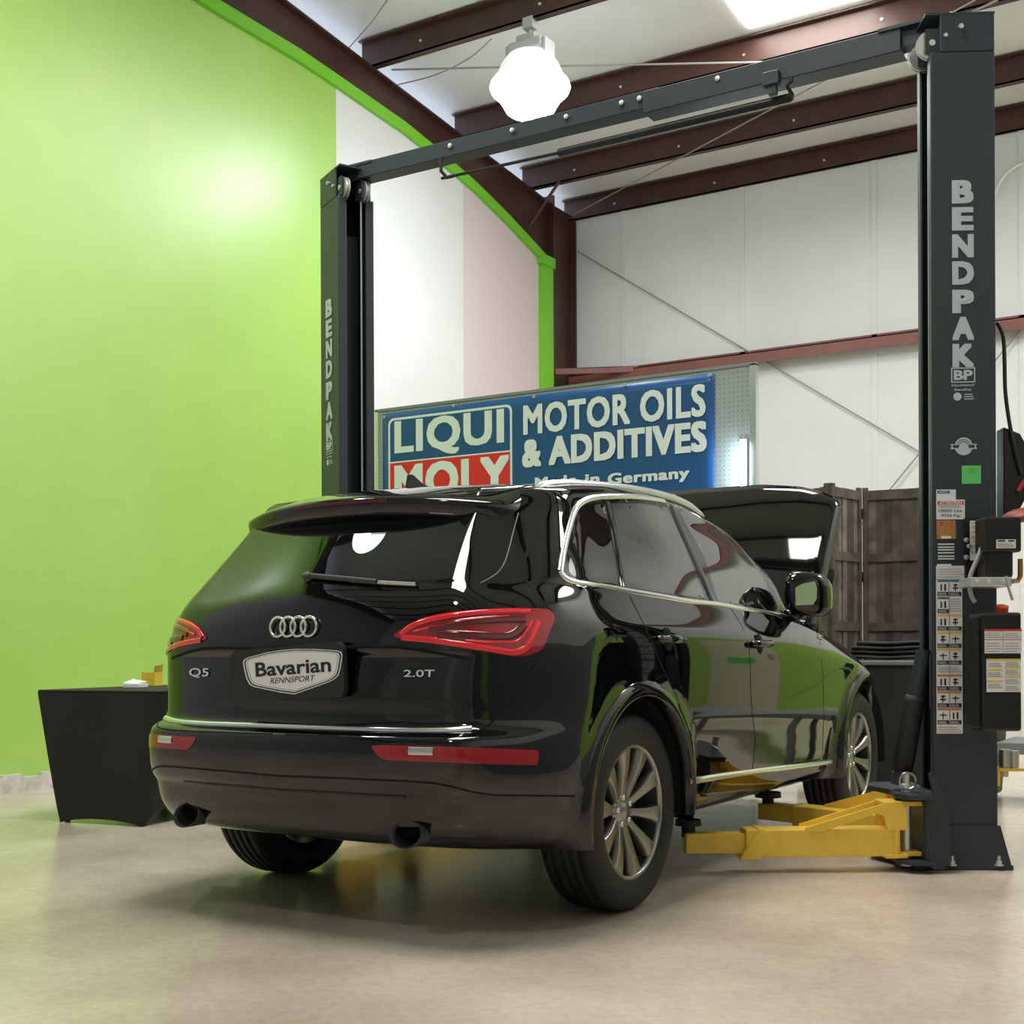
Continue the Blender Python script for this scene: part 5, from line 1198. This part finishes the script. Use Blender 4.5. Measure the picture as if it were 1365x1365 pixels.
# ================================================================== BLACK COVERED TABLE AT THE LEFT
TA = onplane(80, 1096, 2, 0); TBp = onplane(190, 1102.5, 2, 0)
dx = TBp - TA; LW = np.linalg.norm(dx); dx /= LW; dy = np.array([-dx[1], dx[0], 0]); DP = 0.95
tb = thing('covered_table', 'table under a black stretch cover beside the green wall', 'table', tuple(TA))
ZTB = 0.745; FL = 0.125
def tp_(a, b, z):         # a along front 0..1, b depth 0..1
    k = (z / ZTB); e = FL * k ** 0.9
    return TA + dx * (-e + a * (LW + 2 * e)) + dy * (-e * 0.3 + b * (DP + 1.3 * e)) + Z3 * z
ring = [(i / 10, 0) for i in range(10)] + [(1, i / 10) for i in range(10)] + [(1 - i / 10, 1) for i in range(10)] + [(0, 1 - i / 10) for i in range(10)]
def arch(a, b):
    if b == 0: return 0.03 * math.sin(math.pi * a) ** 0.7
    if a == 1: return 0.13 * math.sin(math.pi * b) ** 0.6 if b > 0 else 0
    return 0.10 * math.sin(math.pi * (a if b == 1 else b)) ** 0.6
G = []
for t in np.linspace(0, 1, 9):
    row = []
    for (a, b) in ring + ring[:1]:
        z0 = max(0.0, arch(a, b)); z = z0 + (ZTB - z0) * t
        p = tp_(a, b, z); pin = 0.02 * math.sin(math.pi * t) * (math.sin(math.pi * (a if b in (0, 1) else b)))
        row.append(p + (dy * pin if b == 0 else -dx * pin if a == 1 else -dy * pin if b == 1 else dx * pin))
    G.append(row)
cov = MB().grid(G)
build('stretch_cover', cov, 'black_cloth', tb, smooth=True, bevel=0)
build('table_top', MB().prism([tp_(a, b, ZTB) for a, b in ((0, 0), (1, 0), (1, 1), (0, 1))], Z3 * 0.012), 'black_cloth', tb, bevel=0.008)
for a, b in ((0.04, 0.04), (0.96, 0.04), (0.96, 0.96), (0.04, 0.96)): build('leg', MB().tube([tp_(a, b, 0.0), tp_(a, b, ZTB)], 0.016, 8), 'black_box', tb)
# things lying on the table
ZO = ZTB + 0.012
q0 = onplane(184, 917, 2, ZO); q1 = onplane(218, 915, 2, ZO)
pd = thing('paper_tray', 'white tray of papers on the black covered table', 'tray', tuple(q0))
u = q1 - q0; u = u / np.linalg.norm(u); v = np.array([-u[1], u[0], 0])
build('tray', MB().frame_box(q0, u, v, Z3, (0, 0.13), (0, 0.10), (0, 0.025)), 'paper', pd, bevel=0.004)
build('paper_sheet', MB().add([q0 + u * 0.0 + v * 0.02 + Z3 * 0.026, q0 + u * 0.12 + Z3 * 0.035, q0 + u * 0.13 + v * 0.1 + Z3 * 0.05, q0 + u * 0.02 + v * 0.11 + Z3 * 0.03], [(0, 1, 2, 3)]), 'white', pd, solid=0.002)
q2 = onplane(206, 914, 2, ZO + 0.0)
yb2 = thing('yellow_carton', 'small open yellow carton on the black covered table', 'carton', tuple(q2 + u * 0.03 + v * 0.0))
Q = q2 + u * 0.0 + v * 0.0
build('carton', MB().frame_box(Q, u, v, Z3, (0, 0.11), (0, 0.09), (0, 0.085)), 'box_yellow', yb2)
build('flap', MB().prism([Q + Z3 * 0.085, Q + u * 0.11 + Z3 * 0.085, Q + u * 0.08 - v * 0.02 + Z3 * 0.135, Q - u * 0.03 - v * 0.02 + Z3 * 0.125], v * 0.004), 'box_yellow', yb2)
text_on('print', 'SHOP', Q + u * 0.06 + Z3 * 0.045, u, Z3, 0.07, 0.018, 'ink', yb2, 0.03, lift=0.002) if False else None

# ================================================================== LOW STEEL BENCH AT THE RIGHT EDGE
bx = onplane(1338, 990, 1, 2.4)
be = thing('steel_bench', 'low grey steel bench beyond the near post', 'bench', (bx[0], 2.4, 0))
zt2 = bx[2]
build('bench_top', MB().box(bx[0] - 0.05, bx[0] + 1.3, 2.4, 3.0, zt2 - 0.07, zt2), 'grey_steel', be, bevel=0.006)
for x in (bx[0] + 0.25, bx[0] + 1.25):
    for y in (2.45, 2.95): build('leg', MB().box(x - 0.025, x + 0.025, y - 0.025, y + 0.025, 0, zt2 - 0.07), 'grey_steel', be)

# ================================================================== HIGH-BAY LAMPS
def highbay(loc, label, first=None):
    x, y, zt = loc
    t = thing('high_bay_lamp', label, 'lamp', (x, y, zt - 0.86), group='high-bay lamps')
    zb = zt - 0.86
    build('refractor_bowl', MB().lathe([(0.0, 0.0), (0.08, 0.004), (0.14, 0.014), (0.19, 0.032)], (x, y, zb), Z3, 40), 'refractor', t, smooth=True)
    build('refractor', MB().lathe([(0.19, 0.032), (0.22, 0.055), (0.25, 0.11), (0.29, 0.17), (0.35, 0.225), (0.365, 0.26), (0.355, 0.295), (0.325, 0.33)], (x, y, zb), Z3, 40), 'refractor_skirt', t, smooth=True)
    build('upper_dome', MB().lathe([(0.325, 0.33), (0.30, 0.37), (0.26, 0.46), (0.20, 0.54), (0.12, 0.57), (0.0, 0.575)], (x, y, zb), Z3, 40), 'refractor_up', t, smooth=True)
    hs = build('ballast_housing', MB().box(x - 0.17, x + 0.17, y - 0.11, y + 0.11, zb + 0.57, zb + 0.66).box(x - 0.10, x + 0.10, y - 0.09, y + 0.09, zb + 0.655, zb + 0.72), 'lampshell', t, bevel=0.015)
    build('bracket', MB().box(x - 0.21, x - 0.17, y - 0.09, y + 0.09, zb + 0.50, zb + 0.65), 'lampshell', t, bevel=0.01)
    build('bracket', MB().box(x + 0.17, x + 0.21, y - 0.09, y + 0.09, zb + 0.50, zb + 0.65), 'lampshell', t, bevel=0.01)
    build('hanger_rod', MB().tube([(x, y, zb + 0.70), (x, y, zt - 0.04)], 0.016, 10), 'lampshell', t)
    build('junction_box', MB().box(x - 0.055, x + 0.055, y - 0.045, y + 0.045, zt - 0.075, zt + 0.03), 'lampshell', t, bevel=0.008)
    return t
LY = 4.03
highbay((-2.83, LY, zpur(LY) + 0.0), 'lit high-bay lamp hanging from a brown purlin above the car')
highbay((2.6, LY, zpur(LY)), 'added unseen high-bay lamp over the right side of the shop')  # unseen lamp, added as extra light from the right
highbay((0.9, -6.82, zpur(-6.82)), 'added unseen high-bay lamp behind the camera, brightening the open floor')  # unseen lamp, added to brighten the foreground floor and posts
highbay((-3.3, -2.17, zpur(-2.17)), 'lit high-bay lamp near the green wall, left of the frame')

# ================================================================== WIRES AND BRACE RODS
def rod(name, pts, r, parent, material='wire'):
    return build(name, MB().tube(pts, r, 6), material, parent)
r0, r1 = onplane(770, 335, 1, YB - 0.03), onplane(1222, 600, 1, YB - 0.03)
rod('brace_rod', [r0, r1, r0 + (r1 - r0) * ((r0[2] - 0.15) / (r0[2] - r1[2]))], 0.008, wb)
r0, r1 = onplane(1180, 660, 1, YB - 0.05), onplane(1225, 605, 1, YB - 0.05); sl = (r1 - r0) / (r1[2] - r0[2])
rod('brace_rod', [r0 + sl * (0.15 - r0[2]), r0, r1, r0 + sl * (6.1 - r0[2])], 0.008, wb)
wc = [onplane(1326, 262, 1, YB - 0.04), onplane(1332, 245, 1, YB - 0.04), onplane(1345, 228, 1, YB - 0.04), onplane(1368, 215, 1, YB - 0.04)]
rod('white_cord', smooth_poly(np.array(wc), 5, False), 0.012, wb, 'white')
def ceil_pt(px, py, dz=-0.02):
    d = ray(px, py); # meet the plane just below the purlins
    # z = 6.31 + (YB - y)*0.081 + dz
    t = (6.31 + YB * 0.081 + dz - CAM[2] - CAM[1] * 0.081) / (d[2] + 0.081 * d[1]); return CAM + t * d
rod('brace_rod', [ceil_pt(763, 287), ceil_pt(1130, 91), ceil_pt(1300, 0)], 0.007, ceil)
rod('conduit_wire', [ceil_pt(522, 93), ceil_pt(700, 89), ceil_pt(1060, 82), ceil_pt(1200, 60), ceil_pt(1330, 0)], 0.009, ceil)
rod('conduit_wire', [ceil_pt(463, 66, 0.1), ceil_pt(495, 30, 0.2), ceil_pt(520, -5, 0.2)], 0.006, ceil)
rod('conduit_wire', smooth_poly(np.array([ceil_pt(530, 113), ceil_pt(580, 100), ceil_pt(625, 78), ceil_pt(655, 52)]), 4, False), 0.006, ceil)
